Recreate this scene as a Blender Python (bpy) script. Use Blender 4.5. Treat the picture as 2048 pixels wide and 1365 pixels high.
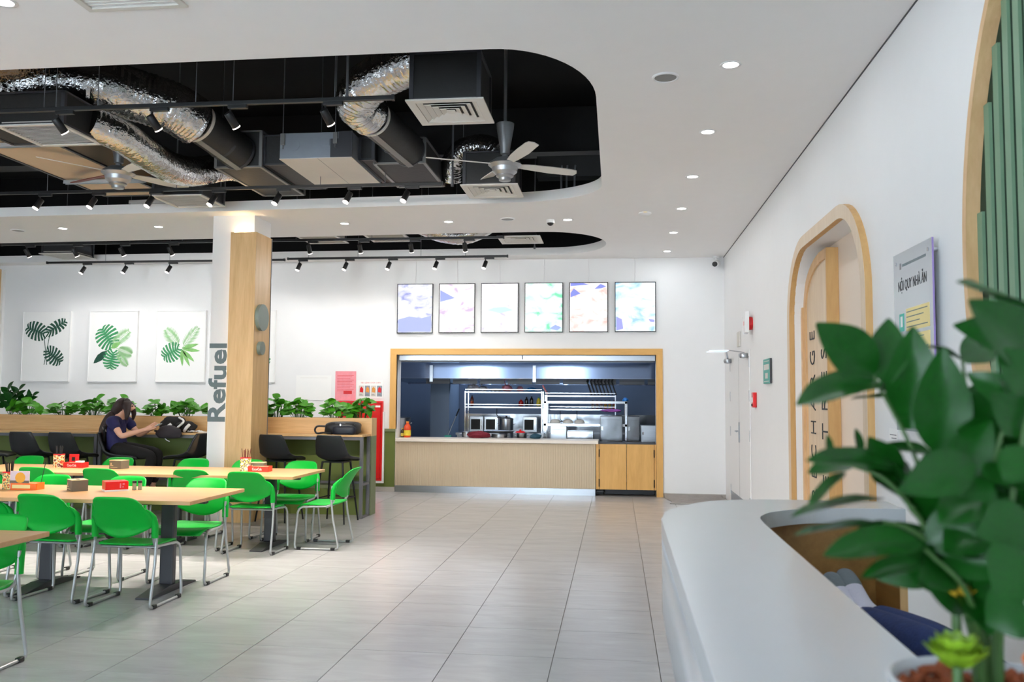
import bpy, bmesh, math, random
from mathutils import Vector, Matrix, Euler, noise as mnoise

for _o in list(bpy.data.objects):
    bpy.data.objects.remove(_o)
SC = bpy.context.scene
COL = SC.collection
PI = math.pi

# ------------------------------------------------------------------ camera
cam = bpy.data.cameras.new('camera')
cam.sensor_width = 36.0
cam.lens = 1742.1 / 2048 * 36.0
cam.clip_start = 0.05
cam.dof.use_dof = True
cam.dof.focus_distance = 9.0
cam.dof.aperture_fstop = 4.8
cam_o = bpy.data.objects.new('camera', cam)
COL.objects.link(cam_o)
_r = Vector((0.99288306, 0.11886615, 0.0073527))
_u = Vector((0.00060964, -0.06681104, 0.99776546))
_f = Vector((-0.11909178, 0.99065994, 0.06640801))
cam_o.matrix_world = Matrix(((_r.x, _u.x, -_f.x, 0), (_r.y, _u.y, -_f.y, 0), (_r.z, _u.z, -_f.z, 1.4914), (0, 0, 0, 1)))
SC.camera = cam_o

# ------------------------------------------------------------------ exposure, world and the daylight openings behind the camera
SC.view_settings.view_transform = 'Standard'
SC.view_settings.look = 'None'
SC.view_settings.gamma = 1.0
SC.view_settings.use_curve_mapping = False
SC.view_settings.exposure = 0.42
SC.cycles.max_bounces = 8
SC.cycles.diffuse_bounces = 5
SC.cycles.glossy_bounces = 4
SC.cycles.transmission_bounces = 6
SC.cycles.sample_clamp_indirect = 6.0
SC.cycles.caustics_reflective = False
SC.cycles.caustics_refractive = False

W = bpy.data.worlds.new('daylight_sky')
SC.world = W
W.use_nodes = True
W.node_tree.nodes['Background'].inputs[0].default_value = (0.74, 0.88, 1.0, 1)
W.node_tree.nodes['Background'].inputs[1].default_value = 17.0

DOWN_W, TRACK_W, WASH_W, STRIP_E, KITCH_W = 2.9, 14.0, 6.5, 24.0, 5.5
WARM = (1.0, 0.91, 0.81)
NEUT = (1.0, 0.97, 0.94)
COOL = (0.88, 0.95, 1.0)

def area_light(name, loc, rot, sx, sy, watts, col=(1, 1, 1), portal=False, shape='RECTANGLE', spread=PI):
    l = bpy.data.lights.new(name, 'AREA')
    l.shape = shape
    l.size = sx
    l.size_y = sy
    l.energy = watts
    l.color = col
    l.spread = spread
    if portal:
        l.cycles.is_portal = True
    o = bpy.data.objects.new(name, l)
    o.location = loc
    o.rotation_euler = rot
    COL.objects.link(o)
    return o

REAR_Y, LEFT_X, WX, BY, CZ = -3.6, -12.2, 1.656, 13.713, 3.7155
REAR_WIN = [(-8.5, -7.5), (-5.8, -4.7), (-2.5, -1.4)]  # unseen openings, widths and places shaped to put glows on the hood
for _a, _b in REAR_WIN:
    area_light('window_portal', ((_a + _b) / 2, REAR_Y - 0.02, 1.7), (-PI / 2, 0, 0), _b - _a, 3.0, 1, portal=True)

# ------------------------------------------------------------------ helpers
def lin(c):
    return tuple(((v / 255) / 12.92 if v / 255 <= 0.04045 else ((v / 255 + 0.055) / 1.055) ** 2.4) for v in c)

def newmat(name):
    m = bpy.data.materials.new(name)
    m.use_nodes = True
    nt = m.node_tree
    return m, nt, nt.nodes['Principled BSDF']

def mat(name, rgb, rough=0.5, metal=0.0, var=0.04, scale=6.0, bump=0.0, bscale=60.0, coat=0.0, emit=None, estr=0.0, trans=0.0, spec=0.5, stretch=None, sheen=0.0):
    """plain surface with a faint procedural mottling, optional fine bump"""
    m, nt, b = newmat(name)
    c = lin(rgb)
    N, L = nt.nodes, nt.links
    tc = N.new('ShaderNodeTexCoord')
    nz = N.new('ShaderNodeTexNoise')
    nz.inputs['Scale'].default_value = scale
    nz.inputs['Detail'].default_value = 3
    src = tc.outputs['Object']
    if stretch:
        mp = N.new('ShaderNodeMapping')
        mp.inputs['Scale'].default_value = stretch
        L.new(src, mp.inputs[0])
        src = mp.outputs[0]
    L.new(src, nz.inputs['Vector'])
    mx = N.new('ShaderNodeMix')
    mx.data_type = 'RGBA'
    mx.inputs[6].default_value = (*[max(0, v * (1 - var * 1.5)) for v in c], 1)
    mx.inputs[7].default_value = (*[min(1, v * (1 + var * 1.5)) for v in c], 1)
    L.new(nz.outputs[0], mx.inputs[0])
    L.new(mx.outputs[2], b.inputs['Base Color'])
    b.inputs['Roughness'].default_value = rough
    b.inputs['Metallic'].default_value = metal
    b.inputs['Coat Weight'].default_value = coat
    b.inputs['Specular IOR Level'].default_value = spec
    if trans:
        b.inputs['Transmission Weight'].default_value = trans
    if bump:
        n2 = N.new('ShaderNodeTexNoise')
        n2.inputs['Scale'].default_value = bscale
        L.new(src, n2.inputs['Vector'])
        bp = N.new('ShaderNodeBump')
        bp.inputs['Strength'].default_value = bump
        bp.inputs['Distance'].default_value = 0.01
        L.new(n2.outputs[0], bp.inputs['Height'])
        L.new(bp.outputs[0], b.inputs['Normal'])
    if emit:
        b.inputs['Emission Color'].default_value = (*lin(emit), 1)
        b.inputs['Emission Strength'].default_value = estr
    return m

def wood(name, c1, c2, stretch, rough=0.45, scale=1.0):
    m, nt, b = newmat(name)
    N, L = nt.nodes, nt.links
    tc = N.new('ShaderNodeTexCoord')
    mp = N.new('ShaderNodeMapping')
    mp.inputs['Scale'].default_value = stretch
    nz = N.new('ShaderNodeTexNoise')
    nz.inputs['Scale'].default_value = 2.2 * scale
    nz.inputs['Detail'].default_value = 6
    nz.inputs['Roughness'].default_value = 0.62
    nz.inputs['Distortion'].default_value = 0.4
    n2 = N.new('ShaderNodeTexNoise')
    n2.inputs['Scale'].default_value = 9.0 * scale
    n2.inputs['Detail'].default_value = 2
    ad = N.new('ShaderNodeMath')
    ad.operation = 'MULTIPLY_ADD'
    ad.inputs[1].default_value = 0.35
    rp = N.new('ShaderNodeValToRGB')
    rp.color_ramp.elements[0].position = 0.35
    rp.color_ramp.elements[0].color = (*lin(c2), 1)
    rp.color_ramp.elements[1].position = 0.85
    rp.color_ramp.elements[1].color = (*lin(c1), 1)
    L.new(tc.outputs['Object'], mp.inputs[0])
    L.new(mp.outputs[0], nz.inputs['Vector'])
    L.new(mp.outputs[0], n2.inputs['Vector'])
    L.new(n2.outputs[0], ad.inputs[0])
    L.new(nz.outputs[0], ad.inputs[2])
    L.new(ad.outputs[0], rp.inputs[0])
    L.new(rp.outputs[0], b.inputs['Base Color'])
    b.inputs['Roughness'].default_value = rough
    return m

def emis(name, rgb, strength):
    m, nt, b = newmat(name)
    b.inputs['Base Color'].default_value = (*lin(rgb), 1)
    b.inputs['Emission Color'].default_value = (*lin(rgb), 1)
    b.inputs['Emission Strength'].default_value = strength
    return m

class MB:
    """collects shapes and links them as ONE mesh object"""
    def __init__(s):
        s.v, s.f = [], []

    def add(s, vs, fs):
        o = len(s.v)
        s.v += [tuple(p) for p in vs]
        s.f += [tuple(i + o for i in f) for f in fs]
        return s

    def box(s, x0, x1, y0, y1, z0, z1):
        p = [(x, y, z) for z in (z0, z1) for y in (y0, y1) for x in (x0, x1)]
        return s.add(p, [(0, 2, 3, 1), (4, 5, 7, 6), (0, 1, 5, 4), (2, 6, 7, 3), (0, 4, 6, 2), (1, 3, 7, 5)])

    def obox(s, c, h, M):
        c = Vector(c)
        p = [c + M @ Vector((x * h[0], y * h[1], z * h[2])) for z in (-1, 1) for y in (-1, 1) for x in (-1, 1)]
        return s.add(p, [(0, 2, 3, 1), (4, 5, 7, 6), (0, 1, 5, 4), (2, 6, 7, 3), (0, 4, 6, 2), (1, 3, 7, 5)])

    def bar(s, a, b, w, d=None, up=(0, 0, 1)):
        a, b = Vector(a), Vector(b)
        d = d or w
        y = (b - a).normalized()
        x = y.cross(Vector(up))
        if x.length < 1e-4:
            x = y.cross(Vector((1, 0, 0)))
        x.normalize()
        z = x.cross(y)
        M = Matrix((x, y, z)).transposed()
        return s.obox((a + b) / 2, (w / 2, (b - a).length / 2, d / 2), M)

    def tube(s, pts, r, seg=8, closed=False, caps=True, rf=None):
        pts = [Vector(p) for p in pts]
        n = len(pts)
        rs = r if isinstance(r, (list, tuple)) else [r] * n
        T = []
        for i in range(n):
            a = pts[i - 1] if (i > 0 or closed) else pts[i]
            b = pts[(i + 1) % n] if (i < n - 1 or closed) else pts[i]
            T.append((b - a).normalized())
        ref = Vector((0, 0, 1)) if abs(T[0].z) < 0.9 else Vector((1, 0, 0))
        u = (ref - T[0] * ref.dot(T[0])).normalized()
        vs, fs = [], []
        for i in range(n):
            if i:
                u = (u - T[i] * u.dot(T[i]))
                u.normalize()
            w = T[i].cross(u)
            for j in range(seg):
                a = 2 * PI * j / seg
                rr = rs[i] * (rf(i, j, n, seg) if rf else 1)
                vs.append(pts[i] + (u * math.cos(a) + w * math.sin(a)) * rr)
        m = n if closed else n - 1
        for i in range(m):
            for j in range(seg):
                k = (i + 1) % n
                fs.append((i * seg + j, i * seg + (j + 1) % seg, k * seg + (j + 1) % seg, k * seg + j))
        if caps and not closed:
            fs.append(tuple(range(seg - 1, -1, -1)))
            fs.append(tuple((n - 1) * seg + j for j in range(seg)))
        return s.add(vs, fs)

    def cyl(s, a, b, r, seg=16, r2=None):
        return s.tube([a, b], [r, r if r2 is None else r2], seg)

    def lathe(s, prof, c=(0, 0, 0), seg=24, caps=True):
        vs, fs = [], []
        n = len(prof)
        for r, z in prof:
            for j in range(seg):
                a = 2 * PI * j / seg
                vs.append((c[0] + r * math.cos(a), c[1] + r * math.sin(a), c[2] + z))
        for i in range(n - 1):
            for j in range(seg):
                fs.append((i * seg + j, i * seg + (j + 1) % seg, (i + 1) * seg + (j + 1) % seg, (i + 1) * seg + j))
        if caps:
            fs.append(tuple(range(seg - 1, -1, -1)))
            fs.append(tuple((n - 1) * seg + j for j in range(seg)))
        return s.add(vs, fs)

    def grid(s, fn, nu, nv):
        vs = [fn(i / nu, j / nv) for j in range(nv + 1) for i in range(nu + 1)]
        fs = [(j * (nu + 1) + i, j * (nu + 1) + i + 1, (j + 1) * (nu + 1) + i + 1, (j + 1) * (nu + 1) + i) for j in range(nv) for i in range(nu)]
        return s.add(vs, fs)

    def prism(s, poly, fn, a, b):
        """poly of (u,v); fn(u,v,w)->xyz; extruded between w=a and w=b"""
        n = len(poly)
        vs = [fn(u, v, a) for u, v in poly] + [fn(u, v, b) for u, v in poly]
        fs = [tuple(range(n - 1, -1, -1)), tuple(range(n, 2 * n))] + [(i, (i + 1) % n, n + (i + 1) % n, n + i) for i in range(n)]
        return s.add(vs, fs)

    def plate(s, loops, fn, a, b):
        """flat plate with holes: loops of (u,v), first the outer one"""
        bm = bmesh.new()
        edges, base = [], []
        for lp in loops:
            vv = [bm.verts.new((u, v, 0)) for u, v in lp]
            base.append(vv)
            edges += [bm.edges.new((vv[i], vv[(i + 1) % len(vv)])) for i in range(len(vv))]
        bmesh.ops.triangle_fill(bm, use_beauty=True, use_dissolve=False, edges=edges)
        bm.verts.index_update()
        allv = list(bm.verts)
        for i, v in enumerate(allv):
            v.index = i
        tris = [[v.index for v in f.verts] for f in bm.faces]
        P = [(v.co.x, v.co.y) for v in allv]
        n = len(P)
        vs = [fn(u, v, a) for u, v in P] + [fn(u, v, b) for u, v in P]
        fs = [tuple(t) for t in tris] + [tuple(i + n for i in reversed(t)) for t in tris]
        for vv in base:
            k = [v.index for v in vv]
            m = len(k)
            fs += [(k[i], k[(i + 1) % m], k[(i + 1) % m] + n, k[i] + n) for i in range(m)]
        bm.free()
        return s.add(vs, fs)

    def mesh(s, name, m, smooth=None, fix=True):
        me = bpy.data.meshes.new(name)
        me.from_pydata(s.v, [], s.f)
        if fix:
            bm = bmesh.new()
            bm.from_mesh(me)
            bmesh.ops.recalc_face_normals(bm, faces=bm.faces)
            bm.to_mesh(me)
            bm.free()
        if m:
            me.materials.append(m)
        if smooth is not None:
            me.polygons.foreach_set('use_smooth', [True] * len(me.polygons))
            me.set_sharp_from_angle(angle=math.radians(smooth))
        me.update()
        return me

    def build(s, name, m, parent=None, smooth=None, bev=0, solid=0, sub=0, loc=None, fix=True):
        return link(name, s.mesh(name, m, smooth, fix), parent, bev, solid, sub, loc)

def link(name, me, parent=None, bev=0, solid=0, sub=0, loc=None):
    o = bpy.data.objects.new(name, me)
    COL.objects.link(o)
    if parent:
        o.parent = parent
    if loc:
        o.location = loc
    if solid:
        k = o.modifiers.new('thickness', 'SOLIDIFY')
        k.thickness = solid
        k.offset = 0
    if sub:
        k = o.modifiers.new('smooth', 'SUBSURF')
        k.levels = k.render_levels = sub
    if bev:
        k = o.modifiers.new('edge', 'BEVEL')
        k.width = bev
        k.segments = 2
        k.limit_method = 'ANGLE'
        k.angle_limit = math.radians(40)
        k.harden_normals = False
    return o

def tag(o, label=None, cat=None, group=None, kind=None):
    if label:
        o['label'] = label
    if cat:
        o['category'] = cat
    if group:
        o['group'] = group
    if kind:
        o['kind'] = kind
    return o

def thing(name, label, cat, loc=(0, 0, 0), rz=0.0, group=None):
    o = bpy.data.objects.new(name, None)
    o.empty_display_size = 0.1
    o.location = loc
    o.rotation_euler = (0, 0, rz)
    COL.objects.link(o)
    return tag(o, label, cat, group)

def struct(name, mb, m, parent=None, **k):
    o = mb.build(name, m, parent, **k)
    o['kind'] = 'structure'
    return o

def copy_tree(o, parent=None):
    c = o.copy()
    COL.objects.link(c)
    if parent:
        c.parent = parent
    for ch in o.children:
        copy_tree(ch, c)
    return c

def place(proto, used, loc, rz, label, group=None):
    o = copy_tree(proto) if used else proto
    o.location = loc
    o.rotation_euler = (0, 0, rz)
    o['label'] = label
    if group:
        o['group'] = group
    return o

def rrect(x0, x1, y0, y1, r, n=6):
    out = []
    for cx, cy, a0 in ((x1 - r, y0 + r, -90), (x1 - r, y1 - r, 0), (x0 + r, y1 - r, 90), (x0 + r, y0 + r, 180)):
        for i in range(n + 1):
            a = math.radians(a0 + 90 * i / n)
            out.append((cx + r * math.cos(a), cy + r * math.sin(a)))
    return out

def spline(P, n=8):
    """Catmull-Rom through the points"""
    P = [Vector(p) for p in P]
    Q = [2 * P[0] - P[1]] + P + [2 * P[-1] - P[-2]]
    out = []
    for i in range(1, len(Q) - 2):
        for k in range(n):
            t = k / n
            a, b, c, d = Q[i - 1], Q[i], Q[i + 1], Q[i + 2]
            out.append(0.5 * ((2 * b) + (c - a) * t + (2 * a - 5 * b + 4 * c - d) * t * t + (3 * b - a - 3 * c + d) * t ** 3))
    out.append(P[-1])
    return out

def text(name, body, m, parent, fn, w, h, depth=0.002, off=0.0, spacing=1.0):
    """lettering fitted to a w x h box; fn(u,v,d)->xyz"""
    cu = bpy.data.curves.new(name, 'FONT')
    cu.body = body
    cu.offset = off
    cu.space_character = spacing
    cu.resolution_u = 3
    t = bpy.data.objects.new(name, cu)
    COL.objects.link(t)
    dg = bpy.context.evaluated_depsgraph_get()
    me = bpy.data.meshes.new_from_object(t.evaluated_get(dg))
    bpy.data.objects.remove(t)
    xs = [v.co.x for v in me.vertices]
    ys = [v.co.y for v in me.vertices]
    ax, bx, ay, by = min(xs), max(xs), min(ys), max(ys)
    mb = MB()
    n = len(me.vertices)
    uv = [((v.co.x - ax) / (bx - ax) * w, (v.co.y - ay) / (by - ay) * h) for v in me.vertices]
    vs = [fn(u, v, depth) for u, v in uv] + [fn(u, v, 0) for u, v in uv]
    fs = [tuple(p.vertices) for p in me.polygons]
    cnt = {}
    for f in fs:
        for i in range(len(f)):
            e = (f[i], f[(i + 1) % len(f)])
            k = (min(e), max(e))
            cnt[k] = None if k in cnt else e
    fs = fs + [(e[1], e[0], e[0] + n, e[1] + n) for e in cnt.values() if e]
    mb.add(vs, fs)
    bpy.data.meshes.remove(me)
    return mb.build(name, m, parent, fix=False)

ORD = ['first', 'second', 'third', 'fourth', 'fifth', 'sixth', 'seventh', 'eighth', 'ninth', 'tenth', 'eleventh', 'twelfth']

# ------------------------------------------------------------------ materials
M = {}
M['wall'] = mat('white_paint', (238, 238, 238), 0.55, var=0.01)
M['ceil'] = mat('ceiling_paint', (246, 244, 242), 0.7, var=0.01)
M['void'] = mat('black_soffit', (10, 10, 11), 0.9, var=0.2)
M['grout'] = mat('grout', (120, 116, 112), 0.9)
M['green_wall'] = mat('olive_green_paint', (98, 112, 48), 0.5, var=0.03)
M['green_cap'] = mat('green_cap', (118, 128, 92), 0.5)
M['base'] = mat('stone_baseboard', (178, 172, 166), 0.45)
M['oak'] = wood('light_oak', (222, 186, 134), (196, 156, 102), (7, 7, 0.6))
M['oak_h'] = wood('light_oak_horizontal', (222, 182, 126), (196, 152, 96), (0.6, 7, 9))
M['frame_oak'] = wood('honey_oak', (226, 176, 100), (206, 154, 78), (5, 5, 0.7))
M['frame_oak_h'] = wood('honey_oak_horizontal', (226, 176, 100), (206, 154, 78), (0.7, 5, 5))
M['arch_oak'] = wood('arch_oak', (212, 170, 112), (190, 146, 90), (5, 5, 0.7))
M['table_top'] = wood('beech_table', (200, 156, 108), (182, 138, 90), (0.8, 6, 6), rough=0.32)
M['desk_wood'] = wood('brown_desk_wood', (150, 112, 60), (118, 84, 42), (6, 0.7, 6))
M['beige_wall'] = mat('beige_paint', (236, 218, 200), 0.6, var=0.01)
M['pale_oak'] = wood('pale_oak', (222, 200, 172), (206, 180, 150), (7, 7, 0.6))
M['rib'] = mat('cream_ribbed_panel', (198, 180, 152), 0.5, var=0.02)
M['cream'] = mat('cream_stone', (232, 222, 210), 0.35, var=0.02)
M['steel'] = mat('brushed_steel', (176, 180, 186), 0.28, 1.0, var=0.08, scale=3, stretch=(1, 1, 30))
M['steel_h'] = mat('brushed_steel_hood', (122, 134, 158), 0.11, 1.0, var=0.06, scale=3, stretch=(1, 1, 30))
M['mirror'] = mat('polished_steel', (150, 153, 158), 0.14, 1.0, var=0.03, bump=0.35, bscale=2.5)
M['chrome'] = mat('chrome', (214, 216, 220), 0.14, 1.0, var=0.02)
M['silver'] = mat('silver_paint', (168, 170, 172), 0.35, 0.7, var=0.03)
M['grey_tube'] = mat('grey_tube', (176, 178, 178), 0.35, 0.55, var=0.03)
M['green'] = mat('green_plastic', (0, 166, 50), 0.42, spec=0.3, var=0.04, bump=0.06, bscale=220)
M['blackp'] = mat('black_plastic', (18, 18, 19), 0.45, var=0.1)
M['black_leather'] = mat('black_leather', (26, 27, 30), 0.42, var=0.08, bump=0.12, bscale=140)
M['black_metal'] = mat('black_metal', (20, 20, 22), 0.4, 0.3)
M['darkgrey'] = mat('dark_grey_metal', (66, 66, 70), 0.45, 0.3, var=0.05)
M['midgrey'] = mat('mid_grey_metal', (112, 112, 116), 0.45, 0.3, var=0.04)
M['duct_black'] = mat('black_insulation', (34, 33, 32), 0.55, var=0.15, bump=0.2, bscale=25)
M['tape'] = mat('grey_tape', (120, 120, 118), 0.4, var=0.1)
M['foil'] = mat('aluminium_foil', (206, 206, 206), 0.17, 1.0, var=0.06, bump=0.9, bscale=34)
M['grille'] = mat('grille_white', (214, 210, 202), 0.5, var=0.02)
M['ac_white'] = mat('ac_casing', (206, 200, 192), 0.5, var=0.03)
M['ac_blue'] = mat('ac_zinc', (150, 156, 164), 0.4, 0.4, var=0.06)
M['duct_beige'] = mat('beige_duct_board', (196, 174, 146), 0.6, var=0.05)
M['zinc'] = mat('zinc_channel', (186, 192, 196), 0.35, 0.8)
M['white'] = mat('white_plastic', (236, 236, 236), 0.4, var=0.01)
M['white_gloss'] = mat('white_solid_surface', (184, 188, 192), 0.22, var=0.01, coat=0.2)
M['black'] = mat('black', (8, 8, 8), 0.6)
M['red'] = mat('red_paint', (214, 18, 24), 0.3, var=0.04)
M['pink'] = mat('pink_paper', (240, 150, 160), 0.6, var=0.1, scale=14)
M['paper'] = mat('white_paper', (244, 244, 242), 0.6, var=0.01)
M['ink'] = mat('dark_ink', (40, 44, 50), 0.6)
M['grey_letter'] = mat('slate_grey_letter', (98, 114, 118), 0.5)
M['grey_disc'] = mat('grey_green_disc', (126, 140, 132), 0.5)
M['teal'] = mat('teal_print', (62, 178, 160), 0.5)
M['teal_sign'] = mat('teal_sign', (70, 158, 142), 0.45)
M['yellow_print'] = mat('yellow_print', (238, 218, 150), 0.5)
M['green_slat'] = mat('sage_green_slat', (118, 150, 122), 0.5, var=0.05, stretch=(3, 3, 0.5))
M['green_gap'] = mat('dark_green_backing', (24, 52, 34), 0.7)
M['rim_oak'] = wood('rim_oak', (224, 186, 140), (200, 158, 110), (5, 5, 1))
M['screen_frame'] = mat('black_bezel', (16, 18, 22), 0.3)
M['blue_wall'] = mat('kitchen_wall', (92, 108, 134), 0.5, var=0.04)
M['blue_pillar'] = mat('kitchen_pillar', (128, 150, 180), 0.5, var=0.03)
M['leaf'] = mat('pothos_leaf', (72, 148, 30), 0.5, spec=0.3, var=0.3, scale=9)
M['leaf_dark'] = mat('zz_leaf', (14, 66, 14), 0.34, var=0.3, scale=18, spec=0.25)
M['stem'] = mat('green_stem', (58, 92, 42), 0.5)
M['soil'] = mat('soil', (70, 46, 32), 0.95, var=0.3, scale=30)
M['glow'] = emis('lamp_glow', (255, 250, 242), 14.0)
M['spot_glow'] = emis('spot_glow', (255, 248, 236), 30.0)
M['dim_glow'] = emis('dim_spot_glow', (255, 244, 236), 2.2)
M['strip'] = emis('warm_led_strip', (255, 226, 176), STRIP_E)
M['tube'] = emis('kitchen_tube', (226, 238, 255), 7.0)

def tile_mat():
    m, nt, b = newmat('grey_porcelain_tile')
    N, L = nt.nodes, nt.links
    tc = N.new('ShaderNodeTexCoord')
    oi = N.new('ShaderNodeObjectInfo')
    ad = N.new('ShaderNodeVectorMath')
    L.new(tc.outputs['Object'], ad.inputs[0])
    mul = N.new('ShaderNodeVectorMath')
    mul.operation = 'SCALE'
    mul.inputs['Scale'].default_value = 37.0
    L.new(oi.outputs['Random'], mul.inputs[0])
    L.new(mul.outputs[0], ad.inputs[1])
    mp = N.new('ShaderNodeMapping')
    mp.inputs['Scale'].default_value = (1.2, 4.5, 1)
    L.new(ad.outputs[0], mp.inputs[0])
    nz = N.new('ShaderNodeTexNoise')
    nz.inputs['Scale'].default_value = 1.8
    nz.inputs['Detail'].default_value = 7
    nz.inputs['Roughness'].default_value = 0.6
    nz.inputs['Distortion'].default_value = 0.8
    L.new(mp.outputs[0], nz.inputs['Vector'])
    rp = N.new('ShaderNodeValToRGB')
    rp.color_ramp.elements[0].position = 0.3
    rp.color_ramp.elements[0].color = (*lin((166, 165, 167)), 1)
    rp.color_ramp.elements[1].position = 0.75
    rp.color_ramp.elements[1].color = (*lin((181, 180, 182)), 1)
    L.new(nz.outputs[0], rp.inputs[0])
    L.new(rp.outputs[0], b.inputs['Base Color'])
    b.inputs['Roughness'].default_value = 0.24
    return m
M['tile'] = tile_mat()

# ------------------------------------------------------------------ the room shell
floor = struct('floor', MB().box(LEFT_X - 0.2, WX + 0.25, REAR_Y - 0.2, 18.0, -0.2, -0.0045), M['grout'])
OX, OY, TS = -0.365, 5.1364, 0.6
full, rest = [], []
for i in range(-20, 4):
    for j in range(-15, 15):
        x0, y0 = OX + TS * i, OY + TS * j
        x1, y1 = min(x0 + TS, WX), min(y0 + TS, BY)
        x0, y0 = max(x0, LEFT_X), max(y0, REAR_Y)
        if x1 - x0 < 0.02 or y1 - y0 < 0.02:
            continue
        cx, cy = (x0 + x1) / 2, (y0 + y1) / 2
        whole = (x1 - x0) > 0.599 and (y1 - y0) > 0.599
        seen = cy > 3.6 and -0.80 * cy - 0.6 < cx < 0.45 * cy + 0.5
        (full if whole and seen else rest).append((math.hypot(cx, cy), x0, x1, y0, y1))
full.sort()
rest += full[300:]
full = full[:300]
_g = 0.0022
_tm = MB().add([(-0.3 + _g, -0.3 + _g, -0.0045), (0.3 - _g, -0.3 + _g, -0.0045), (0.3 - _g, 0.3 - _g, -0.0045), (-0.3 + _g, 0.3 - _g, -0.0045),
                (-0.3 + _g, -0.3 + _g, 0), (0.3 - _g, -0.3 + _g, 0), (0.3 - _g, 0.3 - _g, 0), (-0.3 + _g, 0.3 - _g, 0)],
               [(0, 3, 2, 1), (4, 5, 6, 7), (0, 1, 5, 4), (1, 2, 6, 5), (2, 3, 7, 6), (3, 0, 4, 7)]).mesh('tile', M['tile'])
for _, x0, x1, y0, y1 in full:
    link('tile', _tm, floor, loc=((x0 + x1) / 2, (y0 + y1) / 2, 0))
mb = MB()
for _, x0, x1, y0, y1 in rest:
    mb.box(x0 + _g, x1 - _g, y0 + _g, y1 - _g, -0.0045, 0)
tag(mb.build('outer_tiles', M['tile'], floor), kind='stuff')

def arc(cx, cy, rx, ry, a0, a1, n=10):
    return [(cx + rx * math.cos(math.radians(a0 + (a1 - a0) * k / n)), cy + ry * math.sin(math.radians(a0 + (a1 - a0) * k / n))) for k in range(n + 1)]

op1 = [(-9.6, 5.40)] + [(-5.0, 5.375)] + arc(-0.80, 6.30, 0.652, 0.945, -90, 0, 14) + arc(-1.2, 8.95, 1.05, 0.73, 0, 90, 14) + [(-5.6, 9.87), (-9.6, 9.95)]
op2 = [(-11.4, 11.74), (-5.7, 11.57), (-3.0, 11.47)] + arc(-1.0, 12.37, 0.855, 0.93, -90, 90, 28) + [(-5.6, 13.36), (-11.4, 13.42)]
struct('ceiling', MB().plate([[(LEFT_X, REAR_Y), (WX + 0.002, REAR_Y), (WX + 0.002, BY + 0.002), (LEFT_X, BY + 0.002)], op1, op2], lambda u, v, w: (u, v, w), CZ, CZ + 0.115), M['ceil'])
# black void above the suspended ceiling
mb = MB()
x0, x1, y0, y1, z0, z1 = LEFT_X, WX + 0.2, REAR_Y, BY + 0.25, CZ + 0.115, 5.3
mb.box(x0 - 0.1, x1 + 0.1, y0 - 0.1, y1 + 0.1, z1, z1 + 0.1)
mb.box(x0 - 0.1, x0, y0, y1, z0, z1).box(x1, x1 + 0.1, y0, y1, z0, z1).box(x0, x1, y0 - 0.1, y0, z0, z1).box(x0, x1, y1, y1 + 0.1, z0, z1)
struct('ceiling_void', mb, M['void'])
# dark beams in the void
for k, (bx0, bx1, by0, by1, bz0, bz1) in enumerate([(-0.9, 1.5, 9.75, 9.95, 4.02, 4.26), (-9, 1.5, 7.3, 7.55, 4.95, 5.29), (-9, 1.5, 11.1, 11.4, 4.7, 5.29)]):
    struct('trim_%d' % (40 + k), MB().box(bx0, bx1, by0, by1, bz0, bz1), M['duct_black'])

# right wall with the arched niche
_n0, _n1, _nz, _nr = 5.98, 8.40, 2.83, 0.62
nich = [(_n0, 0)] + [(_n0 + _nr - _nr * math.cos(t), _nz - _nr + _nr * math.sin(t)) for t in [PI / 2 * k / 10 for k in range(11)]] + \
       [(_n1 - _nr + _nr * math.sin(t), _nz - _nr + _nr * math.cos(t)) for t in [PI / 2 * k / 10 for k in range(11)]] + [(_n1, 0)]
struct('wall_right', MB().plate([[(REAR_Y, 0)] + nich + [(BY, 0), (BY, CZ + 0.1), (REAR_Y, CZ + 0.1)]], lambda u, v, w: (w, u, v), WX, 1.838), M['wall'])
struct('wall_niche', MB().box(1.838, 1.95, _n0 - 0.2, _n1 + 0.2, 0, 3.1), M['beige_wall'])
# dark strip painted in for the shadow gap where ceiling meets right wall
struct('trim_1', MB().box(WX - 0.007, WX + 0.001, REAR_Y, BY, CZ - 0.007, CZ + 0.001), M['darkgrey'])
# oak arch frame around the niche
def arch_ring(y0, y1, z1, r, n=12):
    return [(y0, 0)] + [(y0 + r - r * math.cos(PI / 2 * k / n), z1 - r + r * math.sin(PI / 2 * k / n)) for k in range(n + 1)] + \
           [(y1 - r + r * math.sin(PI / 2 * k / n), z1 - r + r * math.cos(PI / 2 * k / n)) for k in range(n + 1)] + [(y1, 0)]
_o, _i = arch_ring(5.88, 8.50, 2.93, 0.72), arch_ring(5.98, 8.40, 2.83, 0.62)
_arch = struct('trim_2', MB().plate([_o + _i[::-1]], lambda u, v, w: (w, u, v), WX - 0.045, WX + 0.002), M['arch_oak'])
struct('paled_face', MB().plate([_o + _i[::-1]], lambda u, v, w: (w, u, v), WX - 0.0475, WX - 0.045), M['pale_oak'], _arch)  # thin front layer, paled in colour for how its face is lit

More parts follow.
